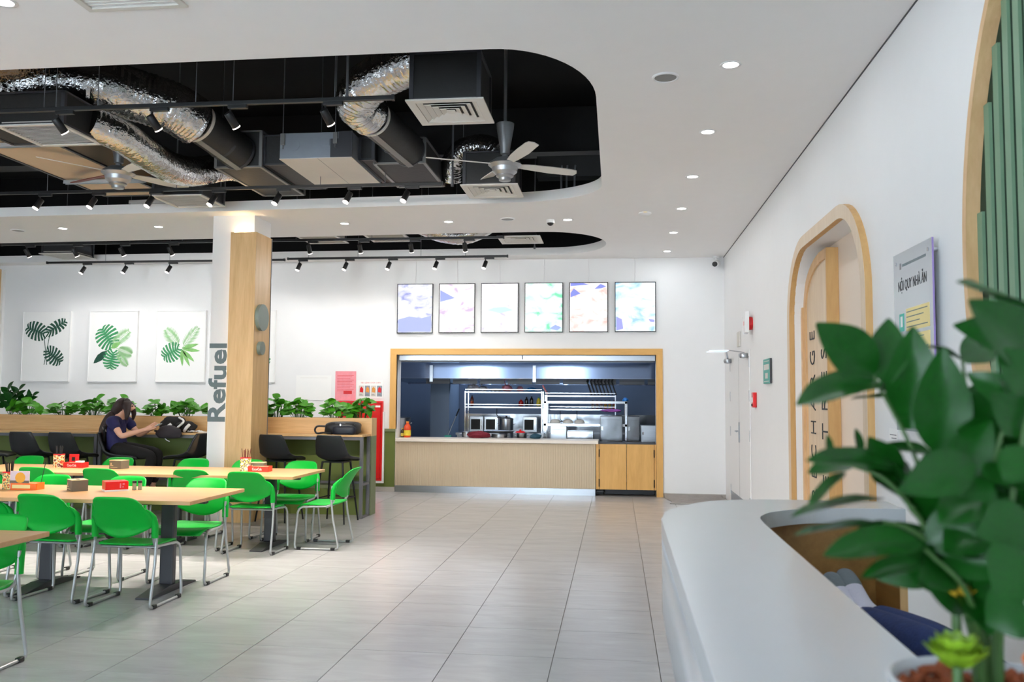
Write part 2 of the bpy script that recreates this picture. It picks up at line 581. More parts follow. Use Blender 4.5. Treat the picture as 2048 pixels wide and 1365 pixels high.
# back wall with the servery opening
struct('wall_back', MB().plate([[(LEFT_X, 0), (-3.515, 0), (-3.515, 2.19), (0.611, 2.19), (0.611, 0), (WX + 0.15, 0), (WX + 0.15, CZ + 0.1), (LEFT_X, CZ + 0.1)]], lambda u, v, w: (u, w, v), BY, BY + 0.28), M['wall'])
wb = struct('trim_3', MB().box(-10.45, -3.522, BY - 0.012, BY + 0.001, 0.076, 0.965), M['green_wall'])
struct('wall_cap', MB().box(-10.45, -3.522, BY - 0.031, BY + 0.001, 0.955, 1.0), M['green_cap'], wb)
struct('baseboard_back', MB().box(-10.45, -3.522, BY - 0.014, BY + 0.001, 0, 0.076).box(0.713, WX, BY - 0.012, BY + 0.001, 0, 0.06), M['base'])
# opening frame
fr = struct('trim_4', MB().box(-3.616, 0.712, BY - 0.03, BY + 0.05, 2.19, 2.287), M['frame_oak_h'])
struct('jamb', MB().box(-3.616, -3.515, BY - 0.03, BY + 0.05, 1.0, 2.19), M['frame_oak'], fr)
struct('jamb', MB().box(0.611, 0.712, BY - 0.03, BY + 0.05, 0, 2.19), M['frame_oak'], fr)
# oak pilaster at the far left of the back wall
struct('trim_5', MB().box(-11.6, -10.45, BY - 0.12, BY, 0, 3.64), M['oak'])
struct('trim_6', MB().box(-10.45, -10.41, BY - 0.06, BY, 0, 3.64), M['white'])
# far walls outside the photograph
struct('wall_left', MB().box(LEFT_X - 0.15, LEFT_X, REAR_Y, BY, 0, CZ + 0.1), M['wall'])
mb = MB()
xs = [LEFT_X] + [v for p in REAR_WIN for v in p] + [WX + 0.15]
for k in range(0, len(xs), 2):
    mb.box(xs[k], xs[k + 1], REAR_Y - 0.15, REAR_Y, 0.2, 3.2)
mb.box(LEFT_X, WX + 0.15, REAR_Y - 0.15, REAR_Y, 0, 0.2).box(LEFT_X, WX + 0.15, REAR_Y - 0.15, REAR_Y, 3.2, CZ + 0.1)
struct('wall_front', mb, M['wall'])

# ------------------------------------------------------------------ column with oak cladding
colu = tag(struct('column', MB().box(-4.93, -4.40, 10.10, 10.60, 0, CZ), M['wall']), 'structural column')
colu['kind'] = 'structure'
clad = MB().box(-4.655, -4.33, 10.0, 10.09, 0, 3.49)
cl = clad.build('oak_cladding', M['oak'], colu)
MB().box(-4.40, -4.33, 10.09, 10.47, 0, 3.49).build('oak_cladding', M['oak'], colu)
MB().box(-4.345, -4.325, 10.47, 10.485, 0, 3.49).build('metal_edge', M['midgrey'], colu)
MB().box(-4.648, -4.637, 10.091, 10.099, 0.05, 3.46).box(-4.62, -4.42, 10.02, 10.05, 3.491, 3.50).build('led_strip', M['strip'], colu)
text('lettering', 'Refuel', M['grey_letter'], colu, lambda u, v, d: (-4.705 - v, 10.1 - d, 1.19 + u), 0.95, 0.228, 0.006, off=0.028, spacing=1.02)
for nm, cz, r, cy in (('big_disc', 2.462, 0.163, 10.175), ('small_disc', 2.086, 0.082, 10.172)):
    MB().tube([(-4.331, cy, cz), (-4.285, cy, cz)], r, 40).build(nm, M['grey_disc'], colu, smooth=40)

# ------------------------------------------------------------------ recessed downlights, speakers, detectors
def make_downlight():
    t = thing('downlight', 'x', 'downlight')
    MB().lathe([(0.050, 0.0), (0.052, -0.004), (0.066, -0.006), (0.070, -0.003), (0.070, 0.0)], seg=28, caps=False).build('trim_ring', M['white'], t, smooth=50)
    MB().lathe([(0.0005, -0.0015), (0.051, -0.0015)], seg=24, caps=False).build('lens', M['glow'], t)
    return t

dl = make_downlight()
dls = [(0.753, 5.772 + 1.463 * k, '%s downlight from the front in the row beside the right wall' % ORD[k]) for k in range(6)]
_bw = ['lit downlight leftmost in the far row between the two ceiling openings', 'lit downlight just left of the column top, far row',
       'lit downlight just right of the column top, far row', 'lit downlight in the far row above the left menu screens', 'lit downlight rightmost in the far row beside the camera dome']
dls += [(x, 10.68, l) for x, l in zip((-7.32, -5.97, -3.45, -2.10, -0.60), _bw)]
dls += [(-3.444, 4.418, 'lit downlight cut by the top left corner of the photo')]
for k, (x, y, l) in enumerate(dls):
    place(dl, k, (x, y, CZ), 0, l, 'recessed ceiling downlights')
    area_light('down_beam', (x, y, CZ - 0.012), (0, 0, 0), 0.1, 0.1, DOWN_W, COOL if x > 0 else NEUT, shape='DISK')
for x, y in ((0.753, 4.31), (0.753, 2.85), (0.753, 1.39), (-3.4, 2.5), (-6.5, 4.4), (-6.5, 2.5), (-9.5, 4.4)):  # unseen extra beams without fittings, added for the light balance
    area_light('down_beam', (x, y, CZ - 0.012), (0, 0, 0), 0.1, 0.1, DOWN_W, COOL if x > 0 else NEUT, shape='DISK')

def make_speaker():
    t = thing('ceiling_speaker', 'x', 'speaker')
    MB().lathe([(0.075, -0.006), (0.082, -0.012), (0.092, -0.008), (0.094, 0.0)], seg=28, caps=False).build('rim', M['white'], t, smooth=50)
    MB().lathe([(0.0005, -0.008), (0.05, -0.009), (0.076, -0.006)], seg=28, caps=False).build('grille', M['tape'], t, smooth=50)
    return t
sp = make_speaker()
for k, (x, y, l) in enumerate([(0.337, 5.953, 'round grey ceiling speaker beside the nearest right row downlight'),
                               (-1.338, 10.567, 'round ceiling speaker between the two far downlights above the screens'),
                               (-8.02, 10.76, 'round ceiling speaker at the far left edge of the ceiling')]):
    place(sp, k, (x, y, CZ), 0, l, 'round ceiling speakers')
t = thing('smoke_detector', 'flat pale smoke detector on the ceiling left of the far downlights', 'detector', (0.338, 10.36, CZ))
MB().lathe([(0.075, 0), (0.075, -0.012), (0.05, -0.03), (0.0005, -0.032)], seg=24).build('housing', M['white'], t, smooth=40)
MB().box(-0.02, 0.02, -0.078, -0.074, -0.011, -0.003).build('indicator', M['yellow_print'], t)
t = thing('dome_camera', 'small white dome camera on ceiling between far downlights', 'camera', (-0.813, 10.67, CZ))
MB().lathe([(0.05, 0), (0.052, -0.03), (0.045, -0.04)], seg=24).build('base', M['white'], t, smooth=40)
MB().lathe([(0.042, -0.038), (0.038, -0.055), (0.022, -0.07), (0.0005, -0.076)], seg=20).build('dome', M['blackp'], t, smooth=60)
t = thing('security_camera', 'white bullet camera in the upper corner of back and right walls', 'camera', (1.53, 13.62, 3.60))
MB().lathe([(0.05, 0.115), (0.05, 0.09), (0.02, 0.085), (0.02, 0.04)], seg=20).build('mount', M['white'], t, smooth=40)
MB().tube([(0.03, 0.06, 0.01), (0.0, -0.01, 0.0), (-0.03, -0.09, -0.02)], [0.05, 0.056, 0.056], 20).build('body', M['white'], t, smooth=40)
MB().tube([(-0.030, -0.091, -0.02), (-0.034, -0.100, -0.0225)], 0.040, 20).build('lens', M['blackp'], t, smooth=40)

# ------------------------------------------------------------------ square diffusers and slatted grilles
def sqring(a, b, z0, z1):
    """flat sloped square ring from half-size a (z0) to half-size b (z1)"""
    p = [(a, a, z0), (-a, a, z0), (-a, -a, z0), (a, -a, z0), (b, b, z1), (-b, b, z1), (-b, -b, z1), (b, -b, z1)]
    return MB().add(p, [(i, (i + 1) % 4, 4 + (i + 1) % 4, 4 + i) for i in range(4)])

def make_diffuser():
    t = thing('air_diffuser', 'x', 'air vent')
    sqring(0.30, 0.235, 0, 0.0).build('frame', M['grille'], t, solid=0.012)
    for k in range(4):
        a = 0.232 - 0.052 * k
        sqring(a, a - 0.056, 0.0, 0.024).build('louvre', M['grille'], t, solid=0.004)
    MB().box(-0.032, 0.032, -0.032, 0.032, 0.0, 0.006).build('centre_plate', M['grille'], t)
    MB().box(-0.235, 0.235, -0.235, 0.235, 0.05, 0.06).build('dark_throat', M['black'], t)
    return t

def make_grille():
    t = thing('air_grille', 'x', 'air vent')
    sqring(0.30, 0.262, 0, 0).build('frame', M['grille'], t, solid=0.012)
    mb = MB()
    for k in range(16):
        y = -0.255 + 0.034 * k
        mb.add([(-0.262, y, 0.0), (0.262, y, 0.0), (0.262, y + 0.024, 0.018), (-0.262, y + 0.024, 0.018)], [(0, 1, 2, 3)])
    tag(mb.build('slats', M['grille'], t, solid=0.003), kind='stuff')
    MB().box(-0.262, 0.262, -0.262, 0.262, 0.03, 0.04).build('filter_backing', M['ac_white'], t)
    return t

df, gr = make_diffuser(), make_grille()
for k, (x, y, z, l) in enumerate([(-1.29, 6.62, 3.745, 'square four way air diffuser under the black box, nearest one'),
                                  (-1.307, 9.06, 3.70, 'square air diffuser below the right ceiling fan'),
                                  (-1.34, 12.07, 3.73, 'square air diffuser in the rounded end of the far opening')]):
    place(df, k, (x, y, z), 0, l, 'square air diffusers')
for k, (x, y, z, l) in enumerate([(-4.85, 6.86, 3.735, 'slatted white return grille near the left edge, under the foil duct'),
                                  (-4.81, 9.23, 3.70, 'slatted white grille behind the far track, right of left fan'),
                                  (-4.27, 12.22, 3.80, 'slatted white grille in far opening just right of the column'),
                                  (-3.27, 12.15, 3.80, 'slatted white grille in far opening, second right of column'),
                                  (-8.80, 13.0, 3.74, 'slatted white grille in far opening left of the column'),
                                  (-2.72, 4.27, CZ - 0.006, 'slatted white ceiling vent cut by the top edge of photo')]):
    place(gr, k, (x, y, z), 0, l, 'slatted return air grilles')

# plenum boxes above the vents, each one a thing of its own
def duct_box(name, x0, x1, y0, y1, z0, z1, m, label, bands=0, bm=None):
    t = thing(name, label, 'duct', ((x0 + x1) / 2, (y0 + y1) / 2, z0))
    a, b, h = (x1 - x0) / 2, (y1 - y0) / 2, z1 - z0
    MB().box(-a, a, -b, b, 0, h).build('casing', m, t, bev=0.012)
    mb = MB()
    e = 0.016
    for sx in (-1, 1):
        for sy in (-1, 1):
            mb.box(sx * a - e, sx * a + e, sy * b - e, sy * b + e, -0.004, h + 0.004)
    for z in (0, h):
        for sx in (-1, 1):
            mb.box(sx * a - e, sx * a + e, -b, b, z - e / 2, z + e / 2)
        for sy in (-1, 1):
            mb.box(-a, a, sy * b - e, sy * b + e, z - e / 2, z + e / 2)
    mb.build('corner_tape', bm or M['darkgrey'], t)
    return t
duct_box('plenum_box', -1.55, -1.03, 6.36, 6.90, 3.76, 4.12, M['duct_black'], 'black insulated box above the nearest square diffuser')
duct_box('plenum_box', -1.57, -1.05, 8.80, 9.34, 3.715, 4.05, M['duct_black'], 'black insulated box above the diffuser under right fan')
duct_box('plenum_box', -5.40, -4.56, 6.60, 7.13, 3.75, 4.02, M['duct_black'], 'black insulated box above the left return grille')
duct_box('plenum_box', -5.08, -4.53, 8.96, 9.50, 3.715, 3.98, M['duct_black'], 'black box above the grille behind the far track')
duct_box('plenum_box', -4.50, -4.02, 11.96, 12.48, 3.815, 4.1, M['ac_white'], 'pale box above the grille right of the column')
duct_box('plenum_box', -9.06, -8.54, 12.74, 13.26, 3.755, 4.05, M['darkgrey'], 'dark grey box above the grille left of the column')
duct_box('collector_duct', -4.10, -3.62, 8.42, 9.66, 3.85, 4.22, M['duct_black'], 'black rectangular duct end left of the white AC unit', bm=M['tape'])
duct_box('collector_duct', -3.60, -3.30, 8.46, 9.5, 3.88, 4.18, M['duct_black'], 'short black duct joining the left side of AC unit')
duct_box('collector_duct', -2.42, -1.91, 8.42, 9.40, 3.85, 4.10, M['duct_black'], 'black rectangular duct right of the white AC unit', bm=M['tape'])
duct_box('collector_duct', -2.54, -2.40, 8.3, 9.3, 3.86, 4.08, M['duct_black'], 'short black duct joining the right side of AC unit')
duct_box('board_duct', -6.02, -5.24, 6.9, 9.55, 3.86, 4.20, M['duct_beige'], 'long beige board duct along the left of the big opening', bm=M['darkgrey'])
duct_box('board_duct', -5.9, -5.1, 5.7, 6.6, 4.35, 4.6, M['duct_beige'], 'short beige duct in the top left of the opening', bm=M['frame_oak'])

# AC unit
t = thing('air_conditioner', 'white and zinc air conditioning unit hung between black ducts', 'air conditioner', (-2.915, 8.6, 3.82))
MB().box(-0.365, 0.365, -0.53, 0.53, 0.004, 0.26).build('casing', M['ac_blue'], t, bev=0.006)
MB().box(-0.367, 0.367, -0.532, 0.532, 0.0, 0.006).build('bottom_panel', M['ac_white'], t)
MB().box(0.15, 0.369, -0.536, -0.528, 0.006, 0.19).box(0.23, 0.369, -0.536, -0.528, 0.19, 0.262).build('dark_cover', M['darkgrey'], t)
MB().tube([(-0.22, -0.534, 0.14), (-0.22, -0.529, 0.14)], 0.058, 24).build('port', M['ac_blue'], t)
MB().box(0.06, 0.14, -0.535, -0.529, 0.12, 0.19).build('access_cover', M['ac_blue'], t, bev=0.002)
for sx in (-0.33, 0.20):
    b = MB().box(sx - 0.02, sx + 0.02, -0.55, -0.53, 0.14, 0.25).build('bracket', M['tape'], t)
    MB().tube([(sx, -0.54, 0.1), (sx, -0.54, 1.48)], 0.005, 6).build('hanger_rod', M['midgrey'], b)
MB().box(0.02, 0.024, -0.53, 0.53, -0.0015, 0.0).build('seam', M['tape'], t)

# ------------------------------------------------------------------ foil and black round ducts
def crinkle(seed, amt):
    rnd = random.Random(seed)
    ph = [rnd.random() * 6 for _ in range(400)]
    def rf(i, j, n, seg):
        return 1 + amt * (0.30 * (1 if i % 2 else -1) + 1.0 * mnoise.noise(Vector((i * 0.9 + seed, math.cos(2 * PI * j / seg) * 2.2, math.sin(2 * PI * j / seg) * 2.2))) + 0.35 * mnoise.noise(Vector((i * 2.3, j * 1.7, seed))))
    return rf

def foil_duct(pts, r, label, seed, n=14):
    t = thing('foil_duct', label, 'duct', pts[0], 0, 'crinkled foil ducts')
    o = Vector(pts[0])
    path = [p - o for p in spline(pts, n)]
    MB().tube(path, r, 32, rf=crinkle(seed, 0.045)).build('foil_sleeve', M['foil'], t, smooth=24)
    mid = path[len(path) // 2]
    MB().tube([mid, (mid.x, mid.y, 5.3 - o.z)], 0.004, 6).build('hanger_wire', M['midgrey'], t)
    return t

def ring_at(t, a, b, r, m, name='clamp_ring'):
    a, b = Vector(a), Vector(b)
    return MB().tube([a, a + (b - a).normalized() * 0.035], r, 32).build(name, m, t, smooth=40)

def round_duct(pts, r, label, tape=True):
    o = Vector(pts[0])
    t = thing('round_duct', label, 'duct', pts[0])
    p = [Vector(q) - o for q in pts]
    MB().tube(p, r, 32).build('sleeve', M['duct_black'], t, smooth=40)
    ring_at(t, p[0], p[1], r * 1.05, M['grille'])
    ring_at(t, p[0].lerp(p[-1], 0.55), p[-1], r * 1.012, M['darkgrey'], 'joint_band')
    ring_at(t, p[-1] + (p[-2] - p[-1]).normalized() * 0.04, p[-1], r * 1.03, M['darkgrey'], 'end_collar')
    if tape:
        d = (p[-1] - p[0])
        s = Vector((0.1, -0.25, -1)).normalized()
        s = (s - d.normalized() * s.dot(d.normalized())).normalized() * r * 1.004
        MB().bar(p[0] + s, p[-1] + s, 0.06, 0.01, up=s).build('tape_strip', M['tape'], t)
    return t

foil_duct([(-5.3, 6.9, 4.16), (-4.95, 6.95, 4.26), (-4.60, 7.12, 4.27), (-4.36, 7.36, 4.24), (-4.14, 7.58, 4.20), (-4.01, 7.80, 4.13)], 0.235, 'large crinkled foil duct arching across upper left of the opening', 3)
round_duct([(-4.01, 7.80, 4.13), (-3.94, 8.08, 4.075), (-3.86, 8.44, 4.0)], 0.185, 'black round duct continuing the large left foil duct')
foil_duct([(-4.60, 7.0, 3.90), (-4.45, 7.28, 3.84), (-4.38, 7.7, 3.76), (-4.36, 8.1, 3.755), (-4.34, 8.5, 3.84), (-4.2, 8.85, 3.98), (-4.09, 9.0, 4.0)], 0.15, 'sagging foil duct below the large one, behind left fan', 8)
foil_duct([(-1.12, 6.75, 4.26), (-1.51, 6.80, 4.27), (-1.84, 6.93, 4.23), (-2.12, 7.06, 4.14), (-2.24, 7.22, 4.05), (-2.175, 7.42, 4.0)], 0.185, 'foil duct bending down left of the nearest diffuser box', 15)
round_duct([(-2.175, 7.42, 4.0), (-2.11, 7.9, 3.99), (-2.07, 8.44, 3.98)], 0.165, 'black round duct between foil bend and right black duct')
foil_duct([(-1.83, 9.42, 3.92), (-1.80, 9.32, 4.08), (-1.66, 9.22, 4.2), (-1.42, 9.16, 4.22), (-1.25, 9.1, 4.12)], 0.125, 'small foil duct bend behind the right ceiling fan', 21)
foil_duct([(-2.9, 12.1, 4.02), (-2.5, 12.15, 3.86), (-2.1, 12.1, 3.82), (-1.7, 12.0, 3.98), (-1.4, 11.95, 4.02)], 0.13, 'foil duct dipping into view in the far opening', 27)

# zinc support channels and thin conduits
for k, (a, b, l) in enumerate([((-6.0, 7.4, 3.835), (-5.1, 7.45, 3.85), 'zinc channel under the beige board duct near the left grille'),
                               ((-6.0, 8.75, 3.83), (-5.1, 8.82, 3.845), 'zinc channel under the beige board duct beside left fan hub'),
                               ((-5.75, 9.62, 3.80), (-5.05, 9.64, 3.82), 'zinc channel at the far end of beige board duct')]):
    t = thing('support_channel', l, 'channel', a)
    d = Vector(b) - Vector(a)
    MB().bar((0, 0, 0), d, 0.05, 0.028).build('web', M['zinc'], t, bev=0.004)
    MB().bar(Vector((0, -0.02, -0.016)), d + Vector((0, -0.02, -0.016)), 0.008, 0.02).bar(Vector((0, 0.02, -0.016)), d + Vector((0, 0.02, -0.016)), 0.008, 0.02).build('flange', M['zinc'], t)
for k, (x, y, l) in enumerate([(-1.73, 8.98, 'pale vertical conduit pipe left of the small foil bend'), (-0.62, 9.72, 'leftmost of three thin vertical pipes behind fan blade'), (-0.56, 9.72, 'middle of three thin vertical pipes behind fan blade'), (-0.47, 9.72, 'rightmost of three thin vertical pipes behind fan blade'),
                               (-2.03, 6.28, 'pale vertical pipe in front of the right foil bend'), (-5.45, 8.9, 'pale vertical pipe beyond the left fan'), (-1.22, 12.9, 'short pale pipe behind the far rounded diffuser')]):
    t = thing('conduit', l, 'pipe', (x, y, 3.74))
    MB().tube([(0, 0, 0), (0, 0, 0.32 if -0.7 < x < -0.4 else 0.9), (0.01, 0, 0.4 if -0.7 < x < -0.4 else 1.56)], 0.011, 8).build('pipe', M['midgrey'], t, smooth=40)
    MB().tube([(0, 0, 0.0), (0, 0, 0.04)], 0.016, 8).build('coupling', M['midgrey'], t)

# ------------------------------------------------------------------ lighting tracks and spotlights
def make_track(x0, x1, y, z, label, rods):
    t = thing('light_track', label, 'light track', (x0, y, z), 0)
    MB().box(0, x1 - x0, -0.017, 0.017, -0.016, 0.016).build('rail', M['blackp'], t, bev=0.003)
    MB().box(-0.02, 0.0, -0.02, 0.02, -0.02, 0.02).build('end_cap', M['blackp'], t)
    MB().box(x1 - x0, x1 - x0 + 0.02, -0.02, 0.02, -0.02, 0.02).build('end_cap', M['blackp'], t)
    for r in rods:
        if 0 < r - x0 < x1 - x0:
            MB().tube([(r - x0, 0, 0.01), (r - x0, 0, 5.3 - z)], 0.0035, 6).build('hanger_rod', M['midgrey'], t)
    return t
make_track(-5.6, -1.66, 6.2, 3.725, 'black lighting track nearest the camera in the big opening', [-4.45, -4.35, -4.0, -3.2, -2.9, -2.1])
make_track(-7.6, -1.80, 8.75, 3.715, 'black lighting track along the far side of big opening', [-6.2, -5.3, -4.7, -4.2, -3.1, -2.4])
make_track(-9.0, -1.55, 11.75, 3.71, 'black lighting track along near side of the far opening', [-8.0, -7.0, -6.2, -4.5, -3.4, -2.6, -2.2])
make_track(-9.2, -5.20, 13.08, 3.652, 'low black track close to back wall, left of column', [-8.2, -7.1, -6.2])
make_track(-5.12, -1.66, 13.08, 3.668, 'low black track close to back wall, right of column', [-4.8, -4.0, -3.0, -2.3])

def make_spot(lit):
    t = thing('track_spotlight', 'x', 'spotlight')
    MB().box(-0.035, 0.115, -0.018, 0.018, -0.044, -0.016).build('adapter', M['blackp'], t, bev=0.003)
    a = MB().tube([(-0.02, 0, -0.04), (-0.02, 0, -0.085)], 0.008, 8).build('stem', M['blackp'], t)
    h = MB().lathe([(0.0005, 0.035), (0.028, 0.034), (0.031, 0.028), (0.031, -0.088), (0.027, -0.095), (0.026, -0.085)], seg=24, caps=False).build('head', M['blackp'], t, smooth=40)
    h.location = (-0.02, 0, -0.105)
    g = MB().lathe([(0.0005, -0.090), (0.027, -0.0905)], seg=20, caps=False).build('lamp_face', M['spot_glow'] if lit else M['dim_glow'], h)
    MB().lathe([(0.0255, -0.0945), (0.0318, -0.0945), (0.0318, -0.086), (0.0255, -0.086)], seg=24).build('rim', M['dim_glow'], h)
    return t

def aim(t, tilt, yaw):
    for c in t.children:
        if c.name.startswith('head'):
            c.rotation_euler = Euler((tilt, 0, yaw), 'ZYX') if False else (Matrix.Rotation(yaw, 4, 'Z') @ Matrix.Rotation(tilt, 4, 'Y')).to_euler()

sl, sd = make_spot(True), make_spot(False)
used = {True: 0, False: 0}
def spots(xs, y, z, lit, tilt, yaw, labels, group, watts):
    for x, l in zip(xs, labels):
        t = place(sl if lit else sd, used[lit], (x, y, z), 0, l, group)
        used[lit] += 1
        aim(t, tilt, yaw)
        if watts:
            d = (Matrix.Rotation(yaw, 3, 'Z') @ Matrix.Rotation(tilt, 3, 'Y')) @ Vector((0, 0, -1))
            p = Vector((x - 0.02, y, z - 0.105)) + d * 0.11
            area_light('spot_beam', p, d.to_track_quat('-Z', 'Y').to_euler(), 0.05, 0.05, watts, WARM if y < 11 else NEUT, shape='DISK', spread=math.radians(84 if 8 < y < 9 else 110 if y < 11 else 165))
spots([-4.31, -3.53, -2.90, -2.15], 6.2, 3.725, False, -0.78, 1.15, ['%s spotlight from the left on the nearest track' % o for o in ORD[:4]], 'spotlights on the nearest track', TRACK_W * 1.15)
spots([-6.26, -5.63, -4.97, -4.26, -3.54, -2.765, -2.15], 8.75, 3.715, True, 0.52, 0.95, ['%s glowing spotlight from the left on far side track' % o for o in ORD[:7]], 'spotlights on the far side track', TRACK_W * 1.25)
spots([-8.59, -7.84, -7.11, -6.365], 11.75, 3.71, False, -0.55, 1.05, ['%s spotlight from left on third track, left of column' % o for o in ORD[:4]], 'spotlights on the third track', TRACK_W * 0.46)
spots([-4.29, -3.55, -2.82, -2.06], 11.75, 3.71, False, -0.55, 1.5, ['%s spotlight from the column on third track, right side' % o for o in ORD[:4]], 'spotlights on the third track', TRACK_W * 0.28)
spots([-8.55, -7.83, -7.08], 13.08, 3.652, True, 0.5, 0.85, ['%s glowing wall washer from left above the leaf pictures' % o for o in ORD[:3]], 'wall washers by the back wall', WASH_W)
spots([-4.925, -4.17, -3.48, -2.735, -1.97], 13.08, 3.668, True, 0.42, 0.85, ['%s glowing wall washer from the column above the white wall' % o for o in ORD[:5]], 'wall washers by the back wall', WASH_W)

# ------------------------------------------------------------------ ceiling fans
def make_fan(loc, angs, label, red=None):
    t = thing('ceiling_fan', label, 'fan', loc)
    MB().tube([(0, 0, 0.44), (0, 0, 5.3 - loc[2])], 0.017, 12).build('down_rod', M['silver'], t, smooth=40)
    MB().lathe([(0.02, 0.14), (0.045, 0.15), (0.05, 0.2), (0.085, 0.41), (0.088, 0.45), (0.02, 0.455)], seg=28).build('canopy', M['silver'], t, smooth=35)
    MB().lathe([(0.03, 0.14), (0.03, 0.12), (0.09, 0.105), (0.155, 0.06), (0.165, 0.04), (0.13, 0.01), (0.12, -0.03), (0.085, -0.06), (0.085, -0.075), (0.06, -0.09), (0.058, -0.115), (0.0005, -0.12)], seg=32).build('motor_housing', M['silver'], t, smooth=35)
    for k, a in enumerate(angs):
        R = Matrix.Rotation(math.radians(a), 3, 'Z')
        P = Matrix.Rotation(math.radians(-14), 3, 'X')
        out = [(0.14, -0.035), (0.3, -0.055), (0.5, -0.062), (0.70, -0.062), (0.76, -0.05), (0.785, 0.0), (0.765, 0.05), (0.5, 0.062), (0.3, 0.05), (0.14, 0.035)]
        MB().prism(out, lambda u, v, w: R @ (P @ Vector((u, v, w))) + Vector((0, 0, 0.045)), -0.004, 0.004).build('blade', M['grille'] if k != red else M['oak_red'], t)
    return t
M['oak_red'] = mat('dark_red_brown', (104, 40, 26), 0.5)
make_fan((-1.08, 8.3, 3.73), [-156, 30, -63, 117], 'right silver ceiling fan hanging in the big ceiling opening')
make_fan((-5.05, 8.22, 3.72), [155, 58, -35, -125], 'left silver ceiling fan in front of the beige board duct', red=0)

# ------------------------------------------------------------------ menu screens
def screen_mat(k, cols, kind):
    m, nt, b = newmat('screen_picture_%d' % k)
    N, L = nt.nodes, nt.links
    tc = N.new('ShaderNodeTexCoord')
    mp = N.new('ShaderNodeMapping')
    mp.inputs['Location'].default_value = (k * 3.7, k * 1.3, k * 2.1)
    mp.inputs['Rotation'].default_value = (0, 0.5 if kind else 0.0, 0)
    mp.inputs['Scale'].default_value = (3, 1, 5)
    L.new(tc.outputs['Object'], mp.inputs[0])
    nz = N.new('ShaderNodeTexNoise')
    nz.inputs['Scale'].default_value = 1.6
    nz.inputs['Detail'].default_value = 5
    nz.inputs['Distortion'].default_value = 0.6
    L.new(mp.outputs[0], nz.inputs['Vector'])
    rp = N.new('ShaderNodeValToRGB')
    e = rp.color_ramp.elements
    e[0].position, e[0].color = 0.32, (*lin(cols[0]), 1)
    e[1].position, e[1].color = 0.57, (*lin(cols[2]), 1)
    n = e.new(0.43)
    n.color = (*lin(cols[1]), 1)
    L.new(nz.outputs[0], rp.inputs[0])
    L.new(rp.outputs[0], b.inputs['Emission Color'])
    b.inputs['Base Color'].default_value = (0.02, 0.02, 0.02, 1)
    b.inputs['Emission Strength'].default_value = 0.92
    return m
WHT = (252, 252, 255)
scr = [(-3.515, -2.93, 0, [(140, 146, 208), (206, 208, 240), WHT], 'menu screen at far left of the row, blue and white picture', [((0.02, 0.02), (0.56, 0.02), (0.56, 0.28), (0.4, 0.24), (0.2, 0.27), (0.02, 0.22))], (120, 128, 196)),
       (-2.83, -2.245, 1, [(206, 180, 214), (244, 232, 232), WHT], 'menu screen second from left, pale food trays picture', [((0.02, 0.5), (0.26, 0.56), (0.02, 0.69))], (116, 126, 186)),
       (-2.147, -1.545, 1, [(206, 200, 226), (244, 238, 246), WHT], 'menu screen third from left, pale picture with green herbs', [((0.1, 0.36), (0.3, 0.31), (0.5, 0.36), (0.38, 0.41), (0.2, 0.4))], (150, 206, 176)),
       (-1.447, -0.838, 0, [(120, 226, 176), (206, 250, 230), WHT], 'menu screen fourth from left, green salad picture', [((0.38, 0.06), (0.5, 0.03), (0.56, 0.08), (0.47, 0.12))], (128, 142, 200)),
       (-0.74, -0.131, 1, [(226, 186, 176), (244, 226, 222), WHT], 'menu screen fifth from left, brown food in steel trays', [((0.02, 0.55), (0.17, 0.61), (0.07, 0.69), (0.02, 0.62)), ((0.02, 0.73), (0.3, 0.75), (0.2, 0.78), (0.02, 0.78)), ((0.38, 0.68), (0.47, 0.76), (0.56, 0.72), (0.48, 0.69))], (108, 116, 182)),
       (-0.026, 0.61, 0, [(160, 206, 240), (214, 240, 252), WHT], 'menu screen at far right of the row, light blue picture', [((0.02, 0.02), (0.12, 0.05), (0.1, 0.2), (0.02, 0.24)), ((0.48, 0.2), (0.565, 0.19), (0.565, 0.15), (0.50, 0.16))], (128, 130, 196))]
for k, (x0, x1, kind, cols, lab, shapes, sc_) in enumerate(scr):
    zb, zt = 2.535 + 0.003 * k, 3.335
    t = thing('menu_screen', lab, 'screen', (x0, BY, zb), 0, 'menu screens above the servery')
    w, h = x1 - x0, zt - zb
    MB().plate([[(0, 0), (w, 0), (w, h), (0, h)], [(0.012, 0.012), (w - 0.012, 0.012), (w - 0.012, h - 0.012), (0.012, h - 0.012)]], lambda u, v, d: (u, d, v), -0.045, -0.005).build('frame', M['screen_frame'], t)
    MB().box(0.012, w - 0.012, -0.04, -0.02, 0.012, h - 0.012).build('display', screen_mat(k, cols, kind), t)
    em = emis('screen_tint_%d' % k, sc_, 0.9)
    for s_ in shapes:
        MB().prism([(u * w / 0.585, v) for u, v in s_], lambda u, v, d: (u, d, v), -0.0415, -0.039).build('picture_shape', em, t)
    MB().tube([(w / 2, -0.012, h), (w / 2, -0.012, CZ - zb)], 0.006, 8).build('cable_cover', M['wall'], t)

# ------------------------------------------------------------------ leaf pictures (flat prints on white boards)
def leaf_cols():
    pass
M['pr_dark'] = mat('print_dark_green', (22, 74, 56), 0.6, var=0.3, scale=20)
M['pr_mid'] = mat('print_green', (58, 146, 92), 0.6, var=0.35, scale=18)
M['pr_light'] = mat('print_light_green', (132, 190, 110), 0.6, var=0.3, scale=18)
M['pr_pale'] = mat('print_pale_green', (150, 196, 140), 0.6, var=0.3, scale=18)

